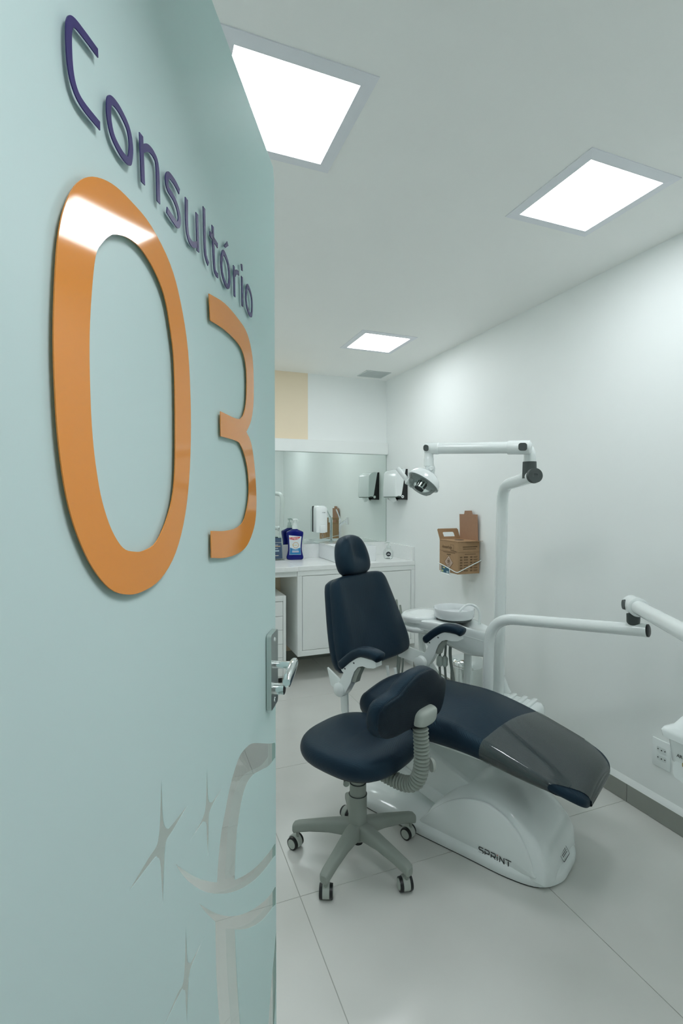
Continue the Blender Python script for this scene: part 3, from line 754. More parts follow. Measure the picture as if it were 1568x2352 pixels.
# ------------------------------------------------------------------ small clear soap bottle
t = thing('soap_bottle', 'small clear round soap bottle with a black label beside the basin', 'soap bottle', (-0.150, -0.350, 0.927), R(-22))
CLP = glass_thin('clear_plastic', (0.96, 0.975, 0.97), 0.35)
bm = B(); lathe(bm, [(0.0, 0.0), (0.032, 0.0), (0.040, 0.006), (0.047, 0.035), (0.047, 0.055), (0.040, 0.078), (0.025, 0.092), (0.018, 0.096), (0.018, 0.104)], 32); obj('body', bm, CLP, t)
bm = B(); lathe(bm, [(0.0, 0.097), (0.0205, 0.097), (0.0205, 0.115), (0.012, 0.119), (0.006, 0.121), (0.006, 0.142), (0.0, 0.142)], 24); obj('pump_collar', bm, mat('frosted_pump', (0.68, 0.74, 0.72), 0.4), t)
bm = B(); tube(bm, [(0.012, 0, 0.148), (-0.01, 0, 0.150), (-0.035, 0, 0.142)], [0.008, 0.007, 0.005], 12); obj('pump_head', bm, MATS['frosted_pump'], t)
bm = B(); prism(bm, sell(0.021, 0.021, 2, 24, -0.002, 0.047), lambda x, z: (x, -0.0478 - 0.0 * x, z), lambda x, z: (x, -0.043, z)); obj('round_label', bm, mat('label_navy', (0.012, 0.016, 0.028), 0.5), t)
for z, w in ((0.053, 0.008), (0.046, 0.015), (0.042, 0.012)):
    bm = B(); box(bm, (-0.002 - w, -0.0484, z - 0.001), (-0.002 + w, -0.0478, z + 0.0012)); obj('label_print', bm, WPRINT, t, smooth=False)

# ------------------------------------------------------------------ sharps collection box in its wire holder
t = thing('sharps_box', 'open brown cardboard sharps box held on the right wall', 'cardboard box', (-0.098, -1.365, 0.945))
# local: x -0.088 (front, room side) .. +0.088 (wall side), y -0.115 (near) .. +0.115 (far)
bm = B(); box(bm, (-0.088, -0.115, 0.0), (0.088, 0.115, 0.222), 0.0015, 1); obj('body', bm, CARD, t, smooth=False)
bm = B(); prism(bm, [(-0.090, -0.118), (0.06, -0.118), (0.06, -0.100), (0.088, -0.100), (0.088, 0.115), (-0.090, 0.115)], lambda x, y: (x, y, 0.2225), lambda x, y: (x, y, 0.2255)); obj('top_flap', bm, CARD, t, smooth=False)
bm = B(); prism(bm, [(-0.05, -0.118), (0.088, -0.118), (0.092, -0.150), (-0.002, -0.150)], lambda x, y: (x, y, 0.222 + (y + 0.118) * -0.10), lambda x, y: (x, y, 0.2245 + (y + 0.118) * -0.10)); obj('side_flap', bm, CARD, t, smooth=False)
bm = B(); cyl(bm, (0.0, 0.0, 0.2256), (0.0, 0.0, 0.2261), 0.034, n=28); obj('needle_opening', bm, BLACK, t)
# raised lid against the wall
bm = B(); prism(bm, [(-0.108, 0.0), (0.108, 0.0), (0.110, 0.180), (0.052, 0.181), (0.044, 0.206), (-0.038, 0.208), (-0.046, 0.182), (-0.104, 0.182)],
      lambda y, z: (0.080 - 0.02 * z, y, 0.2255 + z), lambda y, z: (0.0825 - 0.02 * z, y, 0.2255 + z)); obj('raised_lid', bm, CARDIN, t, smooth=False)
# carrying handle flap standing on the far edge
outer = [(-0.088, 0.0), (-0.096, 0.07), (-0.09, 0.078), (0.07, 0.078), (0.078, 0.07), (0.086, 0.0)]
inner = [(-0.05, 0.018), (-0.056, 0.046), (-0.05, 0.052), (0.030, 0.052), (0.038, 0.046), (0.042, 0.018)]
fill2d('carry_handle', [outer, inner], 0.003, CARD, t, frame((0.0, 0.112, 0.2255), (1, 0, 0), (0, 0.30, 0.95)))
# print on the front (room side) face: x = -0.088 face, reading direction = -y
FM = frame((-0.0892, 0, 0), (0, -1, 0), (0, 0, 1))
text('printed_name', 'descarbox', 0.031, INK, t, FM @ Matrix.Translation((-0.018, 0.178, 0)), sx=0.95)
fill2d('printed_square', ringloops([(0.026, 0.162), (0.066, 0.162), (0.066, 0.198), (0.026, 0.198)], 0.0025, 1), 0.0004, INK, t, FM)
def ink(par, Mx, x, z, w, h): 
    bm = B(); box(bm, (x - w / 2, z - h / 2, -0.0002), (x + w / 2, z + h / 2, 0.0002)); obj('printed_line', bm, INK, par, smooth=False, M=Mx)
ink(t, FM, 0, 0.149, 0.222, 0.0022); ink(t, FM, 0.01, 0.141, 0.15, 0.0035); ink(t, FM, 0.006, 0.127, 0.05, 0.008); ink(t, FM, 0.062, 0.156, 0.07, 0.004)
dm = [(0.0, 0.122), (0.054, 0.072), (0.0, 0.022), (-0.054, 0.072)]
fill2d('hazard_diamond', [[(x * 0.93, 0.072 + (z - 0.072) * 0.93) for x, z in dm]], 0.0004, mat('pale_print', (0.50, 0.37, 0.29), 0.8, noise=0.05), t, FM @ Matrix.Translation((0.006, 0, 0)))
fill2d('hazard_border', ringloops(dm, 0.0018, 1), 0.0006, INK, t, FM @ Matrix.Translation((0.006, 0, 0)))
bz = []
for a in (90, 210, 330):
    bz += ringloops([(0.006 + 0.0085 * math.cos(R(a)) + 0.009 * math.cos(k * PI / 5), 0.079 + 0.0085 * math.sin(R(a)) + 0.009 * math.sin(k * PI / 5)) for k in range(10)], 0.0035, 2)
for k in range(3):
    fill2d('biohazard_ring', bz[2 * k:2 * k + 2], 0.0006, INK, t, FM @ Matrix.Translation((0, 0, 0.0004)))
ink(t, FM @ Matrix.Translation((0, 0, 0.0004)), 0.006, 0.054, 0.03, 0.003)
# print on the near side face (y = -0.115)
SM = frame((0, -0.1162, 0), (1, 0, 0), (0, 0, 1))
ink(t, SM, 0.01, 0.186, 0.118, 0.009); ink(t, SM, 0.006, 0.172, 0.105, 0.006); ink(t, SM, 0.0, 0.150, 0.176, 0.002); ink(t, SM, 0.012, 0.136, 0.09, 0.005)
random.seed(5)
for r_ in range(6):
    z = 0.116 - r_ * 0.0185
    ink(t, SM, -0.062, z, 0.020, 0.010); ink(t, SM, -0.024, z, 0.034, 0.008 + 0.004 * (r_ == 0)); ink(t, SM, 0.020, z, 0.018, 0.011); ink(t, SM, 0.055, z + 0.002, 0.034, 0.004); ink(t, SM, 0.052, z - 0.004, 0.028, 0.003)

t = thing('wire_holder', 'white wire bracket looped around the cardboard sharps box', 'wire holder', (-0.098, -1.365, 0.945))
bm = B()
tube(bm, crs([(0.096, -0.124, 0.090), (0.02, -0.122, 0.060), (-0.075, -0.122, 0.022), (-0.094, -0.118, 0.016), (-0.098, -0.09, 0.018), (-0.098, 0.0, 0.036), (-0.098, 0.095, 0.052), (-0.092, 0.120, 0.054), (0.02, 0.121, 0.075), (0.096, 0.122, 0.09)], 5), 0.0034, 10)
obj('loop', bm, ENAMEL, t)
bm = B(); tube(bm, [(-0.0985, 0.082, 0.048), (-0.0985, 0.080, -0.012), (-0.0985, -0.035, -0.012 - 0.003), (-0.0985, -0.030, 0.03)], 0.0034, 10); obj('card_frame', bm, ENAMEL, t)
bm = B(); box(bm, (-0.096, -0.02, -0.006), (-0.0945, 0.072, 0.038)); obj('insert_card', bm, mat('insert_teal', (0.03, 0.12, 0.19), 0.5, noise=0.5, nscale=60), t, smooth=False)
for y0, y1, z0, z1, c in ((0.03, 0.056, 0.024, 0.034, (0.50, 0.50, 0.22)), (0.050, 0.070, -0.003, 0.012, (0.42, 0.52, 0.25)), (-0.016, 0.012, -0.004, 0.01, (0.40, 0.55, 0.60))):
    bm = B(); box(bm, (-0.0966, y0, z0), (-0.096, y1, z1)); obj('insert_print', bm, mat('insert_print_%d' % int(y0 * 1000), c, 0.5), t, smooth=False)

# ------------------------------------------------------------------ double power socket low on the right wall
t = thing('power_socket', 'white double power socket low on the right wall', 'socket', (0, -2.805, 0.312), -PI / 2)
bm = B(); box(bm, (-0.042, -0.008, -0.063), (0.042, 0, 0.063), 0.003, 2); obj('face_plate', bm, GLOSSW, t)
for z in (0.020, -0.018):
    bm = B(); prism(bm, rrect(0.044, 0.024, 0.006, 4, 0.004, z), lambda x, y: (x, -0.0095, y), lambda x, y: (x, -0.0078, y)); so = obj('outlet', bm, mat('socket_white', (0.70, 0.75, 0.74), 0.4), t)
    for dx, dz in ((-0.012, 0), (0.004, -0.002), (0.020, 0)):
        bm = B(); cyl(bm, (dx, -0.0094, z + dz), (dx, -0.0099, z + dz), 0.0028, n=12); obj('pin_hole', bm, BLACK, so)

# ================================================================== dental chair
CA = R(-61.64)                                # direction of the foot end
ca, sa = math.cos(CA), math.sin(CA)
T0, S0 = -1.915, 1.75
def CW(s, t, z=0.0): return Vector((ca * s - sa * t, sa * s + ca * t, z))
chair = thing('dental_chair', 'dental patient chair with navy upholstery on a white base lettered SPRINT', 'dental chair', CW(S0, T0), CA)
def cs(s): return s - S0

# --- base plate and humped housing
bm = B()
def base_ring(k, z):
    pts = [(1.262, 0.0), (1.285, -0.13), (1.36, -0.195), (1.5, -0.207), (1.7, -0.207), (1.9, -0.203), (2.08, -0.20), (2.19, -0.17), (2.243, -0.09), (2.25, 0.0)]
    half = [tuple(v) for v in crs(pts, 5)]
    full = half + [(s, -t) for s, t in half[-2:0:-1]]
    return [(cs(1.756 + (s - 1.756) * k), t * k, z) for s, t in full]
loft(bm, [base_ring(0.985, 0.004), base_ring(1.0, 0.008), base_ring(1.0, 0.030), base_ring(0.988, 0.040), base_ring(0.94, 0.050), base_ring(0.80, 0.062), base_ring(0.4, 0.072)])
obj('base_cover', bm, GLOSSW, chair, angle=50)
bm = B(); loft(bm, [base_ring(0.98, 0.0), base_ring(0.98, 0.006)]); obj('rubber_seal', bm, BLACK, chair)
# housing: sections across the chair along its length
prof = crs([(1.655, 0.045), (1.69, 0.085), (1.75, 0.155), (1.82, 0.222), (1.90, 0.268), (1.99, 0.282), (2.07, 0.258), (2.135, 0.210), (2.185, 0.148), (2.218, 0.080), (2.230, 0.040)], 4)
bm = B(); rings = []
for s, zt in prof:
    e = min(1.0, (s - 1.655) / 0.05) if s < 1.72 else min(1.0, (2.238 - s) / 0.06 + 0.55)
    wb, wt = 0.184 * max(e, 0.6), 0.120 * max(e, 0.6)
    h = zt - 0.03
    ring = [(-wb, 0.03), (-wb + 0.003, 0.03 + h * 0.25), (-wb + 0.008, 0.03 + h * 0.68), (-wb + 0.016, 0.03 + h * 0.80), (-wt - 0.025, 0.03 + h * 0.92), (-wt * 0.75, 0.03 + h * 0.985), (-wt * 0.3, zt)]
    ring += [(-y, z) for y, z in ring[::-1]]
    rings.append([(cs(s), y, z) for y, z in ring])
loft(bm, rings); obj('housing', bm, GLOSSW, chair, angle=60)
# raised side panel with a soft edge
sp = [(1.680, 0.058), (1.72, 0.105), (1.775, 0.158), (1.83, 0.200), (1.90, 0.234), (1.985, 0.245), (2.06, 0.222), (2.115, 0.175), (2.15, 0.120), (2.170, 0.062), (2.165, 0.042), (2.0, 0.040), (1.8, 0.042), (1.69, 0.044)]
op = [tuple(v) for v in crs(sp, 4, True)]
bm = pad(op, [(1.0, 0.0), (1.0, 0.006), (0.985, 0.009), (0.95, 0.0105), (0.5, 0.0105)], lambda x, y, d: (cs(x), -0.179 - d + 0.05 * max(0, y - 0.1), y))
obj('side_panel', bm, GLOSSW, chair, angle=50)
# SPRINT lettering strokes on the side panel
def spr(pts): return pts
L6 = {'S': [[(0.9, 1.0), (0.15, 1.0), (0.0, 0.86), (0.0, 0.64), (0.15, 0.5), (0.8, 0.5), (0.92, 0.38), (0.92, 0.14), (0.8, 0.0), (0.0, 0.0)]],
      'P': [[(0.0, 0.0), (0.0, 0.62), ], [(0.0, 1.0), (0.8, 1.0), (0.92, 0.88), (0.92, 0.5), (0.8, 0.38), (0.1, 0.38)]],
      'R': [[(0.0, 0.0), (0.0, 0.62)], [(0.0, 1.0), (0.8, 1.0), (0.92, 0.88), (0.92, 0.52), (0.8, 0.4), (0.1, 0.4)], [(0.55, 0.4), (0.95, 0.0)]],
      'i': [[(0.0, 0.0), (0.0, 0.72)]],
      'N': [[(0.0, 0.0), (0.0, 0.72)], [(0.0, 1.0), (0.9, 0.02)], [(0.9, 0.02), (0.9, 1.0)]],
      'T': [[(-0.1, 1.0), (1.0, 1.0)], [(0.45, 0.0), (0.45, 0.75)]]}
x0 = 1.957; lw = 0.0205; lh = 0.0215
lettering = empty('lettering'); lettering.parent = chair
LMX = frame((cs(0), -0.1925, 0.047), (1, 0, 0), (0, 0, 1))
xx = x0
for ch, wd in (('S', 1), ('P', 1), ('R', 1), ('i', 0.25), ('N', 1), ('T', 1)):
    for st in L6[ch]:
        pts = [(xx + a * lw * 0.92, b * lh) for a, b in st]
        bm = B()
        for p, q in zip(pts[:-1], pts[1:]):
            d = Vector((q[0] - p[0], q[1] - p[1])); L_ = d.length; ang = math.atan2(d.y, d.x)
            box(bm, (-0.0014, -0.0015, -0.0004), (L_ + 0.0014, 0.0015, 0.0004), 0, M=Matrix.Translation((p[0], p[1], 0)) @ Matrix.Rotation(ang, 4, 'Z'))
        o = obj('letter_' + ch.lower(), bm, BLACK, lettering, smooth=False, M=LMX)
    if ch == 'i':
        bm = B(); box(bm, (xx - 0.002, lh * 0.92, -0.0004), (xx + 0.002, lh * 1.07, 0.0004)); obj('letter_dot', bm, mat('red_print', (0.45, 0.03, 0.03), 0.5), lettering, smooth=False, M=LMX)
    xx += wd * lw + 0.0048
# warning sticker on the foot end of the housing
stk = empty('warning_sticker'); stk.parent = chair
SKM = frame((cs(2.2105), -0.002, 0.080), (0.02, 1, 0), (-0.55, 0, 0.83))
fill2d('border', [rrect(0.070, 0.080, 0.006, 4), rrect(0.066, 0.076, 0.005, 4)], 0.0004, mat('grey_dark_print', (0.05, 0.06, 0.06), 0.6), stk, SKM @ Matrix.Translation((0, 0, 0.004)))
fill2d('triangle', [[(-0.009, 0.014), (0.009, 0.014), (0.0, 0.032)]], 0.0004, mat('yellow_print', (0.45, 0.36, 0.03), 0.6), stk, SKM @ Matrix.Translation((0.004, 0, 0.004)))
for z, w_, h_ in ((0.008, 0.060, 0.002), (0.0, 0.05, 0.003), (-0.008, 0.05, 0.002), (-0.014, 0.048, 0.002), (-0.020, 0.05, 0.002), (-0.026, 0.046, 0.002)):
    bm = B(); box(bm, (-w_ / 2, z - h_ / 2, -0.0002), (w_ / 2, z + h_ / 2, 0.0002)); obj('printed_line', bm, MATS['grey_dark_print'], stk, smooth=False, M=SKM @ Matrix.Translation((0, 0, 0.004)))
for t_ in (-0.135, 0.135):
    bm = B(); cyl(bm, (cs(2.195), t_, 0.022), (cs(2.2185), t_, 0.022), 0.004, n=12); obj('screw', bm, STEEL, chair)

# --- lifting arm between base and seat
bm = B()
def armsec(s, zc, hh, hw):
    return [(cs(s + dz * 0.35), y, zc + dz) for y, dz in rrect(2 * hw, 2 * hh, 0.018, 4)]
loft(bm, [armsec(1.96, 0.135, 0.075, 0.098), armsec(1.80, 0.195, 0.078, 0.100), armsec(1.60, 0.270, 0.078, 0.100), armsec(1.50, 0.308, 0.075, 0.100)])
obj('lift_arm', bm, ENAMEL, chair)
bm = B(); loft(bm, [armsec(1.80, 0.105, 0.030, 0.112), armsec(1.45, 0.20, 0.032, 0.112)]); obj('lower_link', bm, ENAMEL, chair)
tagm = frame((cs(1.607), -0.1012, 0.232), (0.93, 0, -0.36), (0.0, 0, 1.0))
fill2d('service_label', [[(-0.013, -0.024), (0.013, -0.024), (0.013, 0.014), (0.006, 0.024), (-0.006, 0.024), (-0.013, 0.014)]], 0.0006, BLACK, chair, tagm)
fill2d('label_field', [[(-0.010, -0.021), (0.010, -0.021), (0.010, 0.004), (-0.010, 0.004)]], 0.0006, mat('label_pale', (0.40, 0.44, 0.43), 0.6), chair, tagm @ Matrix.Translation((0, 0, 0.0005)))
bm = B(); box(bm, (cs(1.42), -0.165, 0.398), (cs(2.02), 0.165, 0.428), 0.01, 2, M=Matrix.Translation((0, 0, 0)))
obj('seat_frame', bm, ENAMEL, chair)
bm = B(); box(bm, (cs(1.40), -0.10, 0.30), (cs(1.58), 0.10, 0.40), 0.015, 2); obj('seat_bracket', bm, ENAMEL, chair)

# --- seat and leg cushion
SEAT = [(1.352, 0.508, 0.478, 0.160), (1.356, 0.523, 0.462, 0.190), (1.368, 0.537, 0.450, 0.218), (1.400, 0.550, 0.438, 0.240), (1.460, 0.543, 0.430, 0.252), (1.560, 0.544, 0.428, 0.256), (1.700, 0.548, 0.430, 0.256),
        (1.800, 0.550, 0.434, 0.254), (1.900, 0.537, 0.436, 0.250), (2.020, 0.509, 0.430, 0.244), (2.140, 0.474, 0.414, 0.234), (2.240, 0.443, 0.404, 0.222), (2.300, 0.422, 0.388, 0.208), (2.330, 0.408, 0.374, 0.190), (2.345, 0.395, 0.368, 0.172), (2.351, 0.382, 0.368, 0.150)]
SEC = crs(SEAT, 3)
def seat_ring(sec, off=0.0, n=8):
    s, zt, zb, hw = sec
    h = zt - zb + 2 * off; r_ = min(0.040, h * 0.48)
    out = []
    for y, z in rrect(2 * hw + 2 * off, h, r_, n):
        c = 0.006 * (1 - (y / hw) ** 2) if z > 0 else 0
        out.append((cs(s), y, (zt + zb) / 2 + z + c))
    # extra points across the top so the crown reads
    return out
def seat_ring_f(sec, off=0.0):
    s, zt, zb, hw = sec; h = zt - zb + 2 * off; hw2 = hw + off; r_ = min(0.055, h * 0.48); zc = (zt + zb) / 2
    out = []
    for a in range(9):
        t = R(90 * a / 8); out.append((hw2 - r_ + r_ * math.cos(t), zc + h / 2 - r_ + r_ * math.sin(t)))
    for k in range(1, 12):
        f = k / 12; out.append(((hw2 - r_) * (1 - 2 * f), zc + h / 2 + 0.022 * math.sin(PI * f)))
    for a in range(9):
        t = R(90 + 90 * a / 8); out.append((-hw2 + r_ + r_ * math.cos(t), zc + h / 2 - r_ + r_ * math.sin(t)))
    for a in range(5):
        t = R(180 + 90 * a / 4); out.append((-hw2 + r_ + r_ * math.cos(t), zc - h / 2 + r_ + r_ * math.sin(t)))
    for a in range(5):
        t = R(270 + 90 * a / 4); out.append((hw2 - r_ + r_ * math.cos(t), zc - h / 2 + r_ + r_ * math.sin(t)))
    return [(cs(s), y, z) for y, z in out]
bm = B(); loft(bm, [seat_ring_f(s) for s in SEC]); obj('seat_cushion', bm, NAVY, chair, angle=70)
# clear plastic cover over the foot part; its front corners are open
PVC = bpy.data.materials.new('clear_pvc'); PVC.use_nodes = True
nt = PVC.node_tree; nt.nodes.clear()
_o = nt.nodes.new('ShaderNodeOutputMaterial'); _t = nt.nodes.new('ShaderNodeBsdfTransparent'); _t.inputs[0].default_value = (0.80, 0.85, 0.84, 1)
_d = nt.nodes.new('ShaderNodeBsdfDiffuse'); _d.inputs[0].default_value = (0.44, 0.51, 0.49, 1)
_g = nt.nodes.new('ShaderNodeBsdfGlossy'); _g.inputs['Roughness'].default_value = 0.06
_f = nt.nodes.new('ShaderNodeFresnel'); _f.inputs[0].default_value = 1.65
_m = nt.nodes.new('ShaderNodeMixShader'); _m.inputs[0].default_value = 0.10
_m2 = nt.nodes.new('ShaderNodeMixShader')
_n = nt.nodes.new('ShaderNodeTexNoise'); _n.inputs['Scale'].default_value = 5; _n.inputs['Detail'].default_value = 1.5
_tc = nt.nodes.new('ShaderNodeTexCoord'); nt.links.new(_tc.outputs['Object'], _n.inputs['Vector'])
_b = nt.nodes.new('ShaderNodeBump'); _b.inputs['Strength'].default_value = 0.10; _b.inputs['Distance'].default_value = 0.02
nt.links.new(_n.outputs['Fac'], _b.inputs['Height']); nt.links.new(_b.outputs['Normal'], _g.inputs['Normal'])
nt.links.new(_t.outputs[0], _m.inputs[1]); nt.links.new(_d.outputs[0], _m.inputs[2])
nt.links.new(_f.outputs[0], _m2.inputs[0]); nt.links.new(_m.outputs[0], _m2.inputs[1]); nt.links.new(_g.outputs[0], _m2.inputs[2]); nt.links.new(_m2.outputs[0], _o.inputs[0])
cov = [s for s in crs(SEAT, 6) if s[0] > 1.95]
bm = B()
rg = [seat_ring_f(s, 0.0028) for s in cov]
rg.append([(x + 0.004, y * 0.97, z) for x, y, z in rg[-1]])
loft(bm, rg, False, True)
bmesh.ops.bisect_plane(bm, geom=bm.verts[:] + bm.edges[:] + bm.faces[:], plane_co=Vector((cs(2.012), 0, 0)), plane_no=Vector((1, -0.13, 0)).normalized(), clear_inner=True)
for sg in (-1, 1):
    pn = Vector((0.72, sg * 1.0, 0)).normalized()
    bmesh.ops.bisect_plane(bm, geom=bm.verts[:] + bm.edges[:] + bm.faces[:], plane_co=Vector((cs(2.292), sg * 0.182, 0)), plane_no=pn, clear_outer=True)
o = obj('plastic_cover', bm, PVC, chair, angle=80); o['label'] = 'clear grey plastic cover over the foot end'

# --- backrest
tb = math.atan(0.30)
BU = Vector((-math.sin(tb), 0, math.cos(tb))); BN = Vector((math.cos(tb), 0, math.sin(tb)))
BO = Vector((cs(1.312), 0, 0.632))
def bp_(x, y, d): return BO + Vector((0, x, 0)) + BU * y + BN * d
out = [(-0.292, 0.035), (-0.297, 0.09), (-0.285, 0.20), (-0.262, 0.33), (-0.242, 0.415), (-0.215, 0.441), (-0.15, 0.452), (0.0, 0.458), (0.13, 0.452), (0.185, 0.432), (0.215, 0.38), (0.255, 0.25), (0.288, 0.12), (0.298, 0.055), (0.285, 0.010), (0.235, -0.010), (0.0, -0.012), (-0.235, -0.006), (-0.275, 0.008)]
out = [(x * 0.965 + 0.034, y) for x, y in out]
OUT = [tuple(v) for v in crs(out, 4, True)]
def bdome(x, y, s):
    # side bolsters with a shallow hollow between
    return 0.010 * math.exp(-((abs(x) - 0.19) / 0.05) ** 2) - 0.012 * math.exp(-(x / 0.12) ** 2) * (1 - s) - 0.006 * (1 - s)
bm = pad(OUT, [(0.93, -0.088), (0.98, -0.083), (0.995, -0.070), (0.998, -0.052), (0.988, -0.047), (0.985, -0.045), (0.988, -0.043), (1.0, -0.038), (1.003, -0.026), (1.0, -0.012), (0.985, -0.002), (0.96, 0.004), (0.92, 0.007), (0.86, 0.009), (0.78, 0.010), (0.68, 0.010), (0.55, 0.010), (0.4, 0.010), (0.2, 0.010)], bp_, bdome)
obj('backrest', bm, NAVY, chair, angle=70)
bm = pad(OUT, [(0.80, -0.098), (0.86, -0.096), (0.87, -0.089), (0.5, -0.088)], bp_); obj('back_shell', bm, ENAMEL, chair, angle=60)
# headrest
th_ = math.atan(0.28)
HU = Vector((-math.sin(th_), 0, math.cos(th_))); HN = Vector((math.cos(th_), 0, math.sin(th_)))
HO = Vector((cs(1.192), 0.008, 1.064))
HSC = 0.90
hout = [(0.0, 0.0), (0.07, 0.003), (0.108, 0.022), (0.122, 0.065), (0.118, 0.12), (0.098, 0.175), (0.06, 0.212), (0.0, 0.224), (-0.06, 0.212), (-0.098, 0.175), (-0.118, 0.12), (-0.122, 0.065), (-0.108, 0.022), (-0.07, 0.003)]
HOUT = [(v[0] * HSC, v[1] * 0.97) for v in crs(hout, 4, True)]
def hdome(x, y, s):
    u = max(0.0, 1 - (x / 0.055) ** 2); v = 1 / (1 + math.exp(-(y - 0.075) / 0.010))
    return -0.020 * u * v * max(0, 1 - s) ** 0.5
bm = pad(HOUT, [(0.80, -0.070), (0.92, -0.066), (0.98, -0.056), (1.0, -0.040), (1.0, -0.026), (0.98, -0.010), (0.94, 0.0), (0.88, 0.008), (0.80, 0.014), (0.70, 0.018), (0.6, 0.020), (0.5, 0.021), (0.4, 0.021), (0.3, 0.021), (0.2, 0.021), (0.1, 0.021)],
         lambda x, y, d: HO + Vector((0, x, 0)) + HU * y + HN * d, hdome)
obj('headrest', bm, NAVY, chair, angle=70)
bm = B()
for y in (-0.04, 0.04):
    p = bp_(y, 0.38, -0.085); q = HO + Vector((0, y, 0)) + HU * 0.07 + HN * -0.062
    tube(bm, [p, (p + q) / 2 + Vector((-0.012, 0, 0)), q], 0.007, 10)
obj('headrest_bars', bm, STEEL, chair)

# --- armrests with their straps
def armrest(sgn, ds, dz):
    y0 = sgn * 0.300
    root = empty('armrest'); root.parent = chair; root.location = (0, 0, 0)
    P = lambda s, z: (cs(1.325 + (s - 1.325) * (0.84 if s > 1.36 else 1.0) + ds), 0.582 + (z - 0.582) * 0.97 + dz)
    poly = [(1.338, 0.690), (1.372, 0.712), (1.455, 0.760), (1.478, 0.764), (1.578, 0.764), (1.580, 0.735), (1.566, 0.728), (1.525, 0.722), (1.492, 0.724), (1.462, 0.714), (1.436, 0.688), (1.420, 0.655), (1.412, 0.632), (1.376, 0.578), (1.350, 0.556), (1.322, 0.566), (1.316, 0.590), (1.342, 0.640), (1.362, 0.668), (1.345, 0.676)]
    bm = B(); prism(bm, [P(*p) for p in poly], lambda x, z: (x, y0 - 0.022, z), lambda x, z: (x, y0 + 0.022, z))
    bmesh.ops.bevel(bm, geom=[e for e in bm.edges if e.calc_face_angle(0) > 0.9 and abs(e.verts[0].co.y - e.verts[1].co.y) < 1e-4], offset=0.003, segments=2, affect='EDGES')
    obj('bracket', bm, ENAMEL, root)
    bm = B(); prism(bm, [P(*p) for p in [(1.414, 0.636), (1.434, 0.684), (1.460, 0.712), (1.478, 0.712), (1.452, 0.668), (1.440, 0.636)]], lambda x, z: (x, y0 - 0.016, z), lambda x, z: (x, y0 + 0.016, z)); obj('bracket_gusset', bm, GREYPL, root)
    for a, b in ((1.372, 0.690), (1.434, 0.728)):
        x, z = P(a, b); bm = B(); box(bm, (x - 0.005, y0 - 0.0225, z - 0.004), (x + 0.005, y0 + 0.0225, z + 0.004), 0.001, 1); obj('slot', bm, DARKGR, root)
    cl = crs([P(1.325, 0.686) , P(1.345, 0.706), P(1.40, 0.745), P(1.455, 0.776), P(1.50, 0.786), P(1.55, 0.785), P(1.585, 0.777), P(1.598, 0.772)], 4)
    bm = B(); rings = []; N = len(cl)
    for i, p in enumerate(cl):
        f = i / (N - 1); k = min(1.0, 0.35 + f * 7, 0.3 + (1 - f) * 6)
        k = k ** 0.6
        d = (cl[min(i + 1, N - 1)] - cl[max(i - 1, 0)]).normalized()
        rings.append([(p.x - d.y * b * 1.0, y0 + a, p.y + d.x * b) for a, b in sell(0.032 * k, 0.023 * k, 2.6, 24)])
    loft(bm, rings); obj('arm_pad', bm, NAVY, root, angle=70)
    x, z = P(1.330, 0.582)
    bm = B(); lathe(bm, [(0.0, 0.034), (0.022, 0.032), (0.032, 0.026), (0.034, 0.0), (0.0, 0.0)], 28); 
    o = obj('pivot_disc', bm, ENAMEL, root, M=frame((x, y0 + sgn * 0.0 , z), (1, 0, 0), (0, 0, 1), (0, -1, 0)) if sgn < 0 else frame((x, y0 - 0.045, z), (1, 0, 0), (0, 0, 1), (0, -1, 0)))
    bm = B(); cyl(bm, (x, y0 - sgn * 0.0 + 0.03, z), (x, y0 - 0.03, z), 0.020); obj('pivot_pin', bm, GREYLT, root)
    bm = B(); prism(bm, [P(*p) for p in [(1.312, 0.585), (1.352, 0.585), (1.362, 0.47), (1.352, 0.455), (1.325, 0.458), (1.318, 0.47)]], lambda x, z: (x, y0 + 0.006, z), lambda x, z: (x, y0 + 0.018, z)); obj('lower_strap', bm, ENAMEL, root)
    # strap from the pivot up to the backrest frame
    q = bp_(sgn * 0.285, 0.045, -0.075); q2 = bp_(sgn * 0.285, -0.018, -0.070)
    bm = B()
    for yy in (0.020, 0.027):
        pass
    v = [Vector((x - 0.010, y0, z + 0.036)), Vector((x + 0.008, y0, z - 0.034)), Vector((q2.x, q2.y, q2.z - 0.02)), Vector((q.x, q.y, q.z))]
    w_ = Vector((0, 0.005, 0))
    a_ = [bm.verts.new(p - w_) for p in v]; b_ = [bm.verts.new(p + w_) for p in v]
    for i in range(4): bm.faces.new((a_[i], a_[(i + 1) % 4], b_[(i + 1) % 4], b_[i]))
    bm.faces.new(a_[::-1]); bm.faces.new(b_); obj('back_strap', bm, ENAMEL, root, smooth=False)
armrest(-1, 0.0, 0.0)
armrest(1, 0.085, 0.004)
# two thin white rods hanging behind the left armrest
bm = B()
for dx in (0.0, 0.05): tube(bm, [(cs(1.30 + dx), 0.10, 0.58), (cs(1.33 + dx), 0.10, 0.40)], 0.008, 10)
obj('back_linkage', bm, ENAMEL, chair)

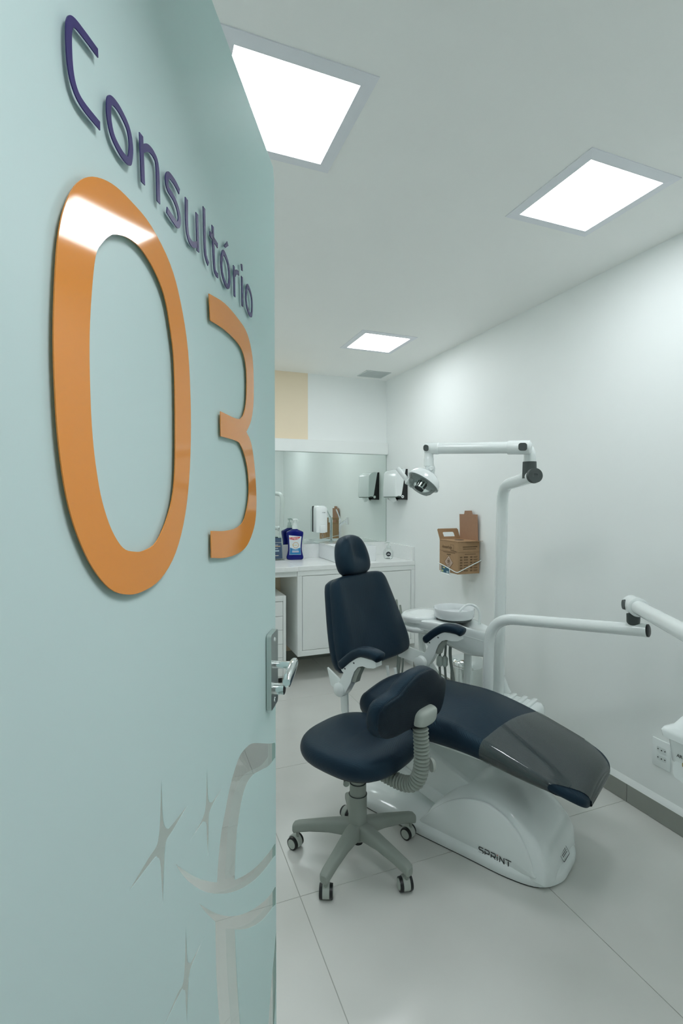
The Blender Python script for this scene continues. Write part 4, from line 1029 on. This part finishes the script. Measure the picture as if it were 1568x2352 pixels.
# ================================================================== operator stool
stool = thing('operator_stool', 'navy padded rolling stool with grey five-star base in front of the chair', 'stool', (-1.362, -2.515, 0))
for k in range(5):
    a = R(4 + 72 * k); dx, dy = math.cos(a), math.sin(a); px, py = -dy, dx
    bm = B(); rings = []
    for r_, zc, hw, hh in ((0.022, 0.118, 0.030, 0.034), (0.06, 0.122, 0.028, 0.030), (0.12, 0.118, 0.023, 0.025), (0.20, 0.106, 0.020, 0.021), (0.250, 0.096, 0.019, 0.021), (0.268, 0.090, 0.018, 0.020), (0.274, 0.088, 0.012, 0.014)):
        rings.append([(dx * r_ + px * u, dy * r_ + py * u, zc + v) for u, v in sell(hw, hh, 3.4, 20)])
    loft(bm, rings); obj('base_leg', bm, GREYPL, stool)
    cst = empty('caster'); cst.parent = stool
    cst.location = (dx * 0.254, dy * 0.254, 0)
    cst.rotation_euler = (0, 0, R([-62, 20, -58, -113, -99][k]))
    bm = B(); cyl(bm, (0, 0, 0.040), (0, 0, 0.074), 0.006, n=12); obj('stem', bm, GREYPL, cst)
    # local y = wheel axis, local x = rolling direction, trailing a little
    for s_ in (-1, 1):
        bm = B(); cyl(bm, (-0.012, s_ * 0.013, 0.026), (-0.012, s_ * 0.0245, 0.026), 0.026, 0.0245, n=28); obj('wheel', bm, BLACK, cst)
        bm = B(); cyl(bm, (-0.012, s_ * 0.0245, 0.026), (-0.012, s_ * 0.0262, 0.026), 0.019, n=24); obj('hub_cap', bm, GREYLT, cst)
    bm = B(); rings = []
    for yy, rr in ((-0.0128, 0.0265), (-0.011, 0.0285), (0.011, 0.0285), (0.0128, 0.0265)):
        rings.append([(-0.012 + rr * math.cos(R(t)), yy, 0.028 + rr * math.sin(R(t))) for t in range(-25, 206, 11)] + [(-0.012, yy, 0.012)])
    loft(bm, rings); obj('hood', bm, GREYLT, cst)
bm = B(); lathe(bm, [(0.0, 0.082), (0.040, 0.085), (0.046, 0.10), (0.044, 0.142), (0.036, 0.150), (0.0, 0.150)], 32); obj('hub', bm, GREYPL, stool)
bm = B(); cyl(bm, (0, 0, 0.060), (0, 0, 0.083), 0.020); obj('hub_plug', bm, BLACK, stool)
for nm, r_, z0, z1 in (('lower_column', 0.0365, 0.150, 0.262), ('middle_column', 0.0335, 0.262, 0.309), ('upper_column', 0.030, 0.309, 0.425)):
    bm = B(); lathe(bm, [(0.0, z0), (r_, z0), (r_, z1 - 0.002), (r_ - 0.002, z1), (0, z1)], 32); obj(nm, bm, GREYPL, stool)
for z in (0.2615, 0.3085):
    bm = B(); lathe(bm, [(0.036 - (z > 0.3) * 0.003, z - 0.0015), (0.0375 - (z > 0.3) * 0.003, z - 0.0005), (0.0375 - (z > 0.3) * 0.003, z + 0.001), (0.03, z + 0.0015)], 32, cap0=True, cap1=True); obj('column_seam', bm, DARKGR, stool)
# seat: rounded, waterfall front edge, slightly saddle-shaped; front points away from the backrest
TH = R(-60)
n_v = Vector((math.cos(TH), math.sin(TH), 0)); l_v = Vector((-n_v.y, n_v.x, 0))
SO = sell(0.224, 0.226, 2.75, 64)
def sdome(x, y, s):
    k = 1 - s
    return 0.012 * (x / 0.2) * k * 2 * (1 if x > 0 else 0.2) - 0.008 * math.exp(-((x - 0.02) ** 2 + y * y) / 0.015) * (k > 0.05) + 0.006 * k
bm = pad(SO, [(0.86, 0.418), (0.93, 0.420), (0.965, 0.428), (0.985, 0.436), (0.998, 0.446), (1.0, 0.456), (0.99, 0.468), (0.97, 0.478), (0.94, 0.486), (0.90, 0.491), (0.84, 0.495), (0.76, 0.498), (0.66, 0.500), (0.54, 0.501), (0.4, 0.502), (0.25, 0.502), (0.1, 0.502)],
         lambda x, y, d: n_v * x * 0.97 + l_v * y * 0.97 + Vector((0.006, -0.002, d + 0.012)), sdome, (0, 0))
obj('seat_cushion', bm, NAVY, stool, angle=70)
bm = pad(SO, [(0.70, 0.412), (0.78, 0.414), (0.80, 0.426), (0.5, 0.429)], lambda x, y, d: n_v * x + l_v * y + Vector((0, 0, d)), None, (0, 0)); obj('seat_pan', bm, BLACK, stool)
bm = B(); box(bm, (-0.07, -0.06, 0.385), (0.12, 0.06, 0.412), 0.008, 2, M=Matrix.Rotation(TH, 4, 'Z')); obj('mechanism', bm, GREYPL, stool)
bm = B(); tube(bm, [tuple(n_v * -0.02 + l_v * -0.06 + Vector((0, 0, 0.398))), tuple(n_v * 0.03 + l_v * -0.12 + Vector((0, 0, 0.388))), tuple(n_v * 0.055 + l_v * -0.145 + Vector((0, 0, 0.385)))], [0.006, 0.007, 0.012], 12); obj('height_lever', bm, GREYPL, stool)
# corrugated spine tube
sp_ = crs([(0.07, 0.396), (0.15, 0.384), (0.215, 0.382), (0.262, 0.400), (0.287, 0.445), (0.293, 0.50), (0.291, 0.56), (0.288, 0.615)], 16)
acc = [0.0]
for a, b in zip(sp_[:-1], sp_[1:]): acc.append(acc[-1] + (b - a).length)
path, rads = [], []
step = 0.0034; d = 0.0; i = 0; k = 0
while d < acc[-1]:
    while acc[i + 1] < d: i += 1
    f = (d - acc[i]) / max(1e-6, acc[i + 1] - acc[i]); p = sp_[i].lerp(sp_[i + 1], f)
    path.append(n_v * p.x + Vector((0, 0, p.y))); rads.append((0.0205, 0.0270, 0.0298, 0.0270)[k % 4]); d += step; k += 1
bm = B(); tube(bm, path, rads, 28); obj('corrugated_tube', bm, GREYPL, stool, angle=80)
bm = B(); lathe(bm, [(0.0, 0.016), (0.021, 0.014), (0.025, 0.008), (0.025, 0.0), (0.0, 0.0)], 28)
kq = (n_v * 0.55 + l_v * 0.83).normalized()
obj('tilt_knob', bm, GREYLT, stool, M=frame(n_v * 0.302 + l_v * 0.050 + Vector((0, 0, 0.460)), (-kq.y, kq.x, 0), (0, 0, 1), kq))
# backrest
TB = R(-66); n_b = Vector((math.cos(TB), math.sin(TB), 0)); l_b = Vector((-n_b.y, n_b.x, 0))
bo = [(0.0, 0.122), (0.05, 0.116), (0.09, 0.092), (0.125, 0.062), (0.165, 0.045), (0.19, 0.025), (0.200, -0.01), (0.195, -0.06), (0.175, -0.092), (0.14, -0.102), (0.07, -0.094), (0.0, -0.090)]
bo = bo + [(-x, y) for x, y in bo[-2:0:-1]]
BOUT = [tuple(v) for v in crs(bo, 4, True)]
tl = R(8)
def sb(x, y, d):
    rho = 0.272 - d - 0.8 * x * x + y * math.sin(tl)
    return n_b * rho + l_b * (x * 1.04 + 0.040) + Vector((0, 0, 0.708 + y * math.cos(tl)))
bm = pad(BOUT, [(0.95, -0.004), (0.985, 0.0), (1.0, 0.008), (1.01, 0.020), (1.01, 0.030), (0.99, 0.042), (0.95, 0.050), (0.88, 0.055), (0.75, 0.058), (0.55, 0.060), (0.3, 0.061)], sb, None, (0, 0)); obj('backrest_cushion', bm, NAVY, stool, angle=70)
bm = pad(BOUT, [(0.935, -0.002), (0.965, -0.004), (0.97, -0.008), (0.96, -0.014), (0.93, -0.018), (0.85, -0.020), (0.6, -0.022), (0.3, -0.022)], sb, None, (0, 0)); obj('backrest_panel', bm, NAVYP, stool, angle=70)
bm = B(); tube(bm, [tuple(v) for v in [sb(x * 0.965, y * 0.965, -0.005) for x, y in BOUT] + [sb(BOUT[0][0] * 0.965, BOUT[0][1] * 0.965, -0.005)]], 0.0022, 8, False); obj('piping', bm, NAVY, stool)
# grey housing on the back of the backrest
bm = B(); rings = []
for dd, k in ((0.016, 1.0), (0.024, 1.0), (0.036, 0.97), (0.046, 0.88), (0.052, 0.72), (0.054, 0.4)):
    rings.append([tuple(sb(0.012 + x * k, -0.055 + (y) * k, -dd)) for x, y in sell(0.056, 0.036, 3.0, 36)])
loft(bm, rings); obj('back_bracket', bm, GREYLT, stool, angle=60)

# ================================================================== cuspidor unit
PB = Vector((-0.470, -2.290, 0))              # foot of the lamp post
cus = thing('cuspidor_unit', 'white dental spittoon unit with round bowl beside the patient chair', 'spittoon unit', (-0.430, -2.179, -0.022), R(119.9))
# local x runs from the post (0) to the rounded far lobe (0.50); local y across
def plan(k, z, x_lo=-0.03, sq=1.0):
    pts = [(x_lo, 0.0), (x_lo + 0.012, -0.045), (0.09, -0.082), (0.20, -0.118), (0.31, -0.130), (0.40, -0.118), (0.465, -0.078), (0.49, 0.0)]
    half = [tuple(v) for v in crs(pts, 5)]
    full = half + [(x, -y) for x, y in half[-2:0:-1]]
    return [(1.10 * (0.24 + (x - 0.24) * k), y * k * sq, z(x) if callable(z) else z) for x, y in full]
zt = lambda x: 0.800 - 0.030 * max(0, (0.14 - x) / 0.14)
zb_ = lambda x: 0.735 - 0.085 * max(0, min(1, (0.30 - x) / 0.22))
add = lambda f, d: (lambda x: f(x) + d)
bm = B(); loft(bm, [plan(0.80, add(zb_, -0.012)), plan(0.93, add(zb_, 0.0)), plan(0.985, add(zb_, 0.02)), plan(1.0, add(zt, -0.026)), plan(0.99, add(zt, -0.010)), plan(0.96, add(zt, -0.002)), plan(0.90, zt), plan(0.5, zt)])
obj('body', bm, GLOSSW, cus, angle=60)
bm = B(); loft(bm, [plan(1.004, add(zt, -0.052)), plan(1.008, add(zt, -0.050)), plan(1.008, add(zt, -0.046)), plan(1.004, add(zt, -0.044))], False, False); obj('trim_line', bm, ENAMEL, cus)
# round lid on the lobe
def lidr(k, z): return [(0.432 + a * k, b * k, z) for a, b in sell(0.112, 0.136, 2.2, 40)]
bm = B(); loft(bm, [lidr(0.98, 0.778), lidr(1.03, 0.780), lidr(1.04, 0.796), lidr(1.03, 0.806), lidr(0.98, 0.812), lidr(0.93, 0.8135), lidr(0.90, 0.8125), lidr(0.86, 0.815), lidr(0.5, 0.816)]); obj('lid', bm, GLOSSW, cus, angle=50)
# instrument bar handle below the lid
bm = B(); tube(bm, crs([(0.36, 0.112, 0.742), (0.43, 0.128, 0.738), (0.51, 0.100, 0.740), (0.555, 0.03, 0.745)], 6), 0.016, 14); obj('grip_bar', bm, GLOSSW, cus)
# bowl
BWX = 0.245; BWY = -0.020
bm = B(); lathe(bm, [(0.0, 0.808), (0.085, 0.808), (0.104, 0.812), (0.112, 0.822), (0.115, 0.862), (0.113, 0.866), (0.110, 0.863), (0.107, 0.832), (0.090, 0.822), (0.03, 0.814), (0.0, 0.813)], 48, (BWX, BWY, 0)); obj('bowl', bm, CERAM, cus, angle=50)
bm = B(); lathe(bm, [(0.0, 0.8005), (0.098, 0.8005), (0.099, 0.804), (0.096, 0.808), (0.0, 0.808)], 40, (BWX, BWY, 0)); obj('bowl_seat', bm, DARKGR, cus)
bm = B(); tube(bm, crs([(BWX - 0.145, -0.035, 0.79), (BWX - 0.145, -0.035, 0.855), (BWX - 0.125, -0.028, 0.888), (BWX - 0.085, -0.022, 0.892), (BWX - 0.05, -0.018, 0.865), (BWX - 0.035, -0.018, 0.845)], 6), 0.0068, 12); obj('water_spout', bm, GLOSSW, cus)
# support legs
bm = B(); tube(bm, [(0.145, 0.01, 0.70), (0.148, 0.01, 0.20), (0.148, 0.01, 0.022)], 0.021, 18); obj('support_leg', bm, ENAMEL, cus)
bm = B(); tube(bm, crs([(0.425, 0.03, 0.745), (0.42, 0.03, 0.62), (0.39, 0.03, 0.56), (0.33, 0.02, 0.47), (0.28, 0.02, 0.40), (0.27, 0.02, 0.022)], 5), 0.020, 16); obj('support_stay', bm, ENAMEL, cus)
bm = B(); tube(bm, crs([(0.01, 0.0, 0.72), (-0.005, 0.0, 0.60), (-0.04, -0.005, 0.50), (-0.062, -0.01, 0.452)], 5), 0.030, 18); obj('service_pipe', bm, ENAMEL, cus)
# suction hoses with their clear filters
for q, (x, y) in enumerate(((0.280, 0.075), (0.255, 0.060))):
    bm = B(); tube(bm, crs([(x, y, 0.70), (x, y, 0.64), (x + 0.004, y, 0.60)], 3), 0.007, 10); obj('hose', bm, HOSE, cus)
    bm = B(); lathe(bm, [(0.0, 0.545), (0.010, 0.545), (0.018, 0.556), (0.018, 0.592), (0.010, 0.606), (0.0, 0.606)], 20, (x + 0.004, y, 0)); obj('filter_cup', bm, mat('milky_plastic', (0.55, 0.63, 0.60), 0.3, trans=0.25), cus)
    bm = B(); tube(bm, crs([(x + 0.004, y, 0.548), (x - 0.01, y + 0.01, 0.45), (x - 0.02, y + 0.01, 0.30), (x - 0.05, y, 0.12), (x - 0.12, y - 0.03, 0.034)], 5), 0.007, 10); obj('hose', bm, HOSE, cus)
bm = B(); tube(bm, crs([(0.23, 0.05, 0.685), (0.225, 0.06, 0.60), (0.195, 0.07, 0.45), (0.17, 0.075, 0.30), (0.13, 0.06, 0.12), (0.09, 0.0, 0.034)], 5), 0.009, 10); obj('hose', bm, HOSE, cus)
# hand instruments in the holder at the far end
bm = B(); box(bm, (0.528, -0.03, 0.690), (0.585, 0.105, 0.746), 0.012, 2); obj('instrument_holder', bm, GLOSSW, cus)
for x, y, h in ((0.560, 0.080, 0.07), (0.568, 0.045, 0.10), (0.568, 0.005, 0.06)):
    bm = B(); tube(bm, [(x, y, 0.715), (x + 0.010, y - 0.004, 0.770), (x + 0.018, y - 0.006, 0.76 + h * 0.6), (x + 0.028, y - 0.012, 0.775 + h)], [0.009, 0.010, 0.008, 0.006], 12); ins = obj('handpiece', bm, GREYPL, cus)
    bm = B(); cyl(bm, (x, y, 0.708), (x + 0.004, y, 0.738), 0.0115, n=14); obj('handpiece_cap', bm, DARKGR, ins)
    bm = B(); tube(bm, crs([(x, y, 0.705), (x - 0.005, y, 0.55), (x - 0.005, y + 0.01, 0.35), (x - 0.05, y - 0.02, 0.14), (x - 0.14, y - 0.03, 0.034)], 5), 0.0055, 10); obj('hose', bm, HOSE, cus)

# ================================================================== post base carrying the arms
pb = thing('unit_pedestal', 'white ridged floor pedestal between the patient chair and the right wall', 'pedestal', CW(1.86, T0 + 0.40), CA)
bm = B(); rings = []
for k, z in ((0.97, 0.0), (1.0, 0.01), (1.0, 0.395), (0.97, 0.425), (0.90, 0.437), (0.7, 0.442)):
    rings.append([(x * k, y * k, z) for x, y in rrect(0.25, 0.24, 0.045, 6)])
loft(bm, rings); obj('body', bm, GLOSSW, pb, angle=50)
for x in (-0.03, 0.025, 0.075):
    bm = B(); box(bm, (x - 0.013, -0.10, 0.430), (x + 0.013, 0.10, 0.452), 0.006, 2); obj('ridge', bm, GLOSSW, pb)

# ================================================================== operating lamp on its post
lamp = thing('operating_lamp', 'white dental operating lamp on a tall bent post with jointed arm', 'dental lamp', (PB.x, PB.y, 0))
def lo(v): return Vector(v) - Vector((PB.x, PB.y, 0))
Ptop = Vector((-0.455, -2.268, 1.545)); Pbot = Vector((-0.486, -2.283, 0.42)); Disc = Vector((-0.558, -2.603, 1.560))
Pb2 = Ptop + Vector((0, 0, -0.02))
path = [Pbot, Pbot.lerp(Ptop, 0.5)] + bend(Pbot, Pb2, Disc, 0.085, 10) + [Disc]
bm = B(); tube(bm, [lo(p) for p in path], 0.0285, 28); obj('post', bm, ENAMEL, lamp)
ax = (Disc - Pb2).normalized()
bm = B(); cyl(bm, lo(Disc - ax * 0.004), lo(Disc + ax * 0.016), 0.0335, 0.0325, 36); obj('end_cap', bm, DARKGR, lamp)
fill2d('cap_mark', [rrect(0.026, 0.022, 0.004, 3), rrect(0.021, 0.017, 0.003, 3)], 0.0006, mat('cap_mark_grey', (0.10, 0.12, 0.12), 0.4), lamp, frame(lo(Disc + ax * 0.0165), (-ax.y, ax.x, 0), (0, 0, 1)))
J = Disc - ax * 0.045 + Vector((0, 0, 0.0))
bm = B(); cyl(bm, lo(J + Vector((0, 0, -0.005))), lo(J + Vector((0, 0, 0.070))), 0.0315, 0.0295, 28); obj('swivel_collar', bm, DARKGR, lamp)
AR = Vector((-0.585, -2.585, 1.686)); AL = Vector((-0.880, -2.263, 1.701))
ad = (AL - AR).normalized(); sd = Vector((-ad.y, ad.x, 0)).normalized()     # sd points away from or towards camera
bm = B(); tube(bm, [lo(p) for p in crs([J + Vector((0, 0, 0.070)), J + Vector((0, 0, 0.105)), J + Vector((0, 0, 0.13)) + ad * 0.012, AR + ad * 0.03], 6)], 0.0255, 24); obj('elbow', bm, ENAMEL, lamp)
bm = B(); tube(bm, [lo(AR - ad * 0.022), lo(AR - ad * 0.014), lo(AR + ad * 0.075), lo(AR + ad * 0.080)], [0.020, 0.0315, 0.0315, 0.029], 28); obj('shoulder_joint', bm, ENAMEL, lamp)
bm = B(); tube(bm, [lo(AR + ad * 0.07), lo(AL - ad * 0.03)], 0.0265, 28); obj('boom', bm, ENAMEL, lamp)
bm = B(); tube(bm, [lo(AL - ad * 0.045), lo(AL - ad * 0.04), lo(AL + ad * 0.020), lo(AL + ad * 0.026)], [0.025, 0.0285, 0.0275, 0.020], 28); obj('wrist_joint', bm, ENAMEL, lamp)
cs_ = sd if sd.dot(Vector((-2.143, -4.353, 0)) - Vector((AR.x, AR.y, 0))) > 0 else -sd
for P_, nm in ((AR + ad * 0.012, 'joint_cap'), (AL + ad * 0.012, 'joint_cap')):
    bm = B(); prism(bm, rrect(0.036 if P_.z < 1.692 else 0.024, 0.034 if P_.z < 1.692 else 0.030, 0.011, 5), lambda x, z: lo(P_ + ad * x + Vector((0, 0, z)) + cs_ * 0.015), lambda x, z: lo(P_ + ad * x + Vector((0, 0, z)) + cs_ * 0.0335)); obj(nm, bm, DARKGR, lamp)
NK = AL + ad * 0.006
bm = B(); tube(bm, [lo(NK + Vector((0, 0, -0.02))), lo(NK + Vector((0, 0, -0.045))), lo(NK + Vector((0, 0, -0.048))), lo(NK + Vector((0, 0, -0.085)))], [0.021, 0.0215, 0.0235, 0.0235], 24); obj('neck', bm, ENAMEL, lamp)
# head: dome shell tilted down towards the chair
rv = Vector((0.933, -0.36, 0)); zv = Vector((0, 0, 1)); vv = rv.cross(zv)       # vv: away from / towards camera
HA = (rv * -0.56 + zv * -0.80 + Vector((-0.36, -0.933, 0)) * 0.22).normalized()              # light direction
HX = (rv * 0.80 + zv * -0.58).normalized(); HX = (HX - HA * HX.dot(HA)).normalized(); HY = HA.cross(HX)
HC = NK + rv * -0.022 + Vector((0, 0, -0.155))
hp = lambda x, y, a: lo(HC + HX * x + HY * y + HA * a)
bm = B(); rings = []
for r_, a in ((0.020, -0.050), (0.045, -0.044), (0.066, -0.030), (0.078, -0.012), (0.083, 0.004), (0.084, 0.010), (0.080, 0.011), (0.074, 0.002), (0.05, -0.018), (0.02, -0.028)):
    rings.append([hp(r_ * math.cos(t), r_ * 0.82 * math.sin(t), a) for t in [2 * PI * k / 40 for k in range(40)]])
loft(bm, rings); obj('reflector_shell', bm, GLOSSW, lamp, angle=50)
bm = B(); rings = []
for r_, a in ((0.072, 0.004), (0.070, 0.020), (0.062, 0.042), (0.050, 0.056), (0.03, 0.061)):
    rings.append([hp(r_ * math.cos(t), r_ * 0.72 * math.sin(t), a) for t in [2 * PI * k / 36 for k in range(36)]])
loft(bm, rings, False, True); obj('clear_shield', bm, glass_thin('shield_plastic', (0.86, 0.90, 0.89), 0.9), lamp, angle=60)
bm = B(); cyl(bm, hp(0.0, 0, 0.0), hp(0.0, 0, 0.046), 0.022, 0.019, 20); obj('bulb_holder', bm, STEEL, lamp)
for k in range(8):
    a = 2 * PI * k / 8
    bm = B(); cyl(bm, hp(0.0215 * math.cos(a), 0.0215 * math.sin(a), 0.012), hp(0.0200 * math.cos(a), 0.0200 * math.sin(a), 0.038), 0.0035, n=8); obj('heat_fin', bm, BLACK, lamp)
bm = B(); cyl(bm, hp(0.0, 0, 0.046), hp(0.0, 0, 0.052), 0.024, 0.022, 20); obj('holder_rim', bm, DARKGR, lamp)
for (x, y) in ((0.02, -0.045),):
    bm = B(); prism(bm, sell(0.026, 0.0045, 2.4, 20), lambda a, b: hp(x + a, y * 1.0 + b * 0.2 - 0.0035, -0.036 + b * 1.2), lambda a, b: hp(x + a, y + 0.012, -0.036 + b * 1.2)); obj('vent_slot', bm, BLACK, lamp)
# yoke and handle
YK = NK + Vector((0, 0, -0.098))
bm = B(); tube(bm, [lo(YK + rv * 0.004 + Vector((0, 0, 0.02))), lo(YK + rv * 0.006), hp(0.012, 0, -0.040)], [0.020, 0.024, 0.018], 20); obj('yoke', bm, GLOSSW, lamp)
cv = Vector((-0.36, -0.933, 0))
bm = B(); cyl(bm, lo(YK + rv * 0.006 + cv * 0.020), lo(YK + rv * 0.006 + cv * 0.030), 0.013, 0.009, 20); obj('yoke_screw', bm, GLOSSW, lamp)
bm = B(); tube(bm, [hp(-0.045, -0.03, 0.035), hp(-0.066, -0.03, 0.038), hp(-0.072, -0.03, 0.036), hp(-0.135, -0.03, 0.016), hp(-0.140, -0.03, 0.014)], [0.020, 0.020, 0.0115, 0.0115, 0.008], 18); obj('grip_handle', bm, ENAMEL, lamp)
bm = B(); prism(bm, [(-0.082, 0.002), (-0.05, 0.055), (-0.03, 0.058), (-0.03, 0.002)], lambda a, b: hp(a, -0.036, b), lambda a, b: hp(a, -0.032, b)); obj('side_bracket', bm, GLOSSW, lamp, smooth=False)

# ================================================================== instrument delivery arm
D0 = Vector((-0.582, -2.322, 0.43)); D1 = Vector((-0.567, -2.316, 0.870)); D2 = Vector((-0.288, -2.943, 0.931))
da = thing('delivery_arm', 'white jointed tube arm carrying the instrument tray at the right', 'equipment arm', (D0.x, D0.y, 0))
dl = lambda v: Vector(v) - Vector((D0.x, D0.y, 0))
bm = B(); tube(bm, [dl(p) for p in [D0, D0.lerp(D1, 0.4)] + bend(D0, D1, D2, 0.140, 14) + [D2]], 0.0260, 28); obj('lower_tube', bm, ENAMEL, da)
dx_ = (D2 - D1).normalized()
bm = B(); tube(bm, [dl(D2 - dx_ * 0.006), dl(D2 + dx_ * 0.006), dl(D2 + dx_ * 0.009)], [0.0255, 0.0255, 0.020], 28); obj('end_cap', bm, BLACK, da)
PV = D2 - dx_ * 0.050
bm = B(); tube(bm, [dl(PV + Vector((0, 0, 0.010))), dl(PV + Vector((0, 0, 0.030))), dl(PV + Vector((0, 0, 0.062)))], [0.012, 0.0245, 0.0255], 24); obj('pivot_sleeve', bm, DARKGR, da)
H0 = PV + Vector((0, 0, 0.100)); E1 = Vector((-0.775, -3.560, 1.050))
ud = (E1 - H0).normalized()
bm = B(); tube(bm, [dl(H0 - ud * 0.030), dl(H0 - ud * 0.026), dl(H0 + ud * 0.060), dl(H0 + ud * 0.064)], [0.030, 0.0365, 0.0375, 0.031], 30); obj('elbow_housing', bm, GLOSSW, da)
sdv = Vector((-ud.y, ud.x, 0)); sdv = -sdv if sdv.dot(Vector((-1, 0.3, 0))) < 0 else sdv
bm = B(); cyl(bm, dl(H0 + ud * 0.0 + sdv * 0.030), dl(H0 + sdv * 0.040), 0.021, 0.019, 24); obj('housing_cap', bm, DARKGR, da)
bm = B(); tube(bm, [dl(H0 + ud * 0.05), dl(E1)], 0.0275, 28); obj('upper_tube', bm, ENAMEL, da)
bm = B(); tube(bm, [dl(E1 - ud * 0.03), dl(E1 + ud * 0.03)], 0.035, 24); obj('end_joint', bm, GLOSSW, da)
bm = B(); tube(bm, [dl(E1 + Vector((0, 0, -0.02))), dl(E1 + Vector((0.06, -0.01, -0.105)))], 0.026, 20); obj('drop_post', bm, ENAMEL, da)

# tray head hanging from the arm
tr = thing('instrument_tray', 'white moulded instrument tray head cut off by the right edge', 'instrument tray', (-0.672, -3.585, 0.722), R(2))
bm = B(); rings = []
for wx, wy, r_, z, ox in ((0.225, 0.36, 0.03, 0.0, 0.0), (0.245, 0.38, 0.025, 0.010, 0), (0.255, 0.385, 0.02, 0.070, 0), (0.278, 0.408, 0.02, 0.076, 0), (0.282, 0.412, 0.02, 0.092, 0), (0.272, 0.402, 0.02, 0.100, 0), (0.255, 0.385, 0.04, 0.106, 0.005), (0.215, 0.345, 0.05, 0.150, 0.02), (0.165, 0.29, 0.05, 0.200, 0.035), (0.12, 0.22, 0.045, 0.228, 0.045), (0.05, 0.09, 0.02, 0.238, 0.045)):
    rings.append([(x + ox, y, z) for x, y in rrect(wx, wy, r_, 6)])
loft(bm, rings); obj('moulded_body', bm, GLOSSW, tr, angle=50)
BRASS = mat('brass', (0.45, 0.33, 0.14), 0.3, metal=1.0, noise=0.1)
TM = lambda y, z: frame((-0.126, y, z), (0, -1, 0), (0, 0, 1))
bm = B(); lathe(bm, [(0.0, 0.014), (0.004, 0.014), (0.005, 0.008), (0.008, 0.008), (0.009, 0.0), (0.0, 0.0)], 20); obj('hose_connector', bm, BRASS, tr, M=TM(0.135, 0.020))
text('printed_mark', 'AR', 0.012, BLACK, tr, TM(0.155, 0.034) @ Matrix.Translation((0, 0, 0.0005)))
bm = B(); prism(bm, rrect(0.055, 0.05, 0.012, 4, -0.145, -0.008), lambda y, z: (-0.124, -y, z), lambda y, z: (-0.02, -y, z)); obj('connector_block', bm, GLOSSW, tr)
for y in (0.05, 0.0, -0.05):
    bm = B(); box(bm, (-0.15, y - 0.012, 0.01), (-0.118, y + 0.012, 0.05), 0.005, 2); obj('handpiece_holder', bm, GLOSSW, tr)

# ================================================================== stainless pedal bin
t = thing('pedal_bin', 'stainless steel waste bin standing behind the spittoon by the wall', 'waste bin', (-0.225, -1.640, 0))
bm = B(); lathe(bm, [(0.0, 0.0), (0.100, 0.0), (0.102, 0.006), (0.102, 0.375), (0.100, 0.378)], 40); obj('body', bm, STEEL, t, angle=40)
STEEL.node_tree.nodes['Principled BSDF'].inputs['Roughness'].default_value = 0.2
bm = B(); lathe(bm, [(0.100, 0.379), (0.105, 0.380), (0.1055, 0.412), (0.101, 0.420), (0.07, 0.432), (0.0, 0.437)], 40); obj('lid', bm, CHROME, t, angle=40)
bm = B(); lathe(bm, [(0.103, 0.002), (0.106, 0.004), (0.106, 0.022), (0.103, 0.024)], 40, cap0=True, cap1=True); obj('base_ring', bm, BLACK, t)
bm = B(); box(bm, (-0.025, -0.135, 0.008), (0.025, -0.10, 0.016), 0.003, 1); obj('pedal', bm, BLACK, t)
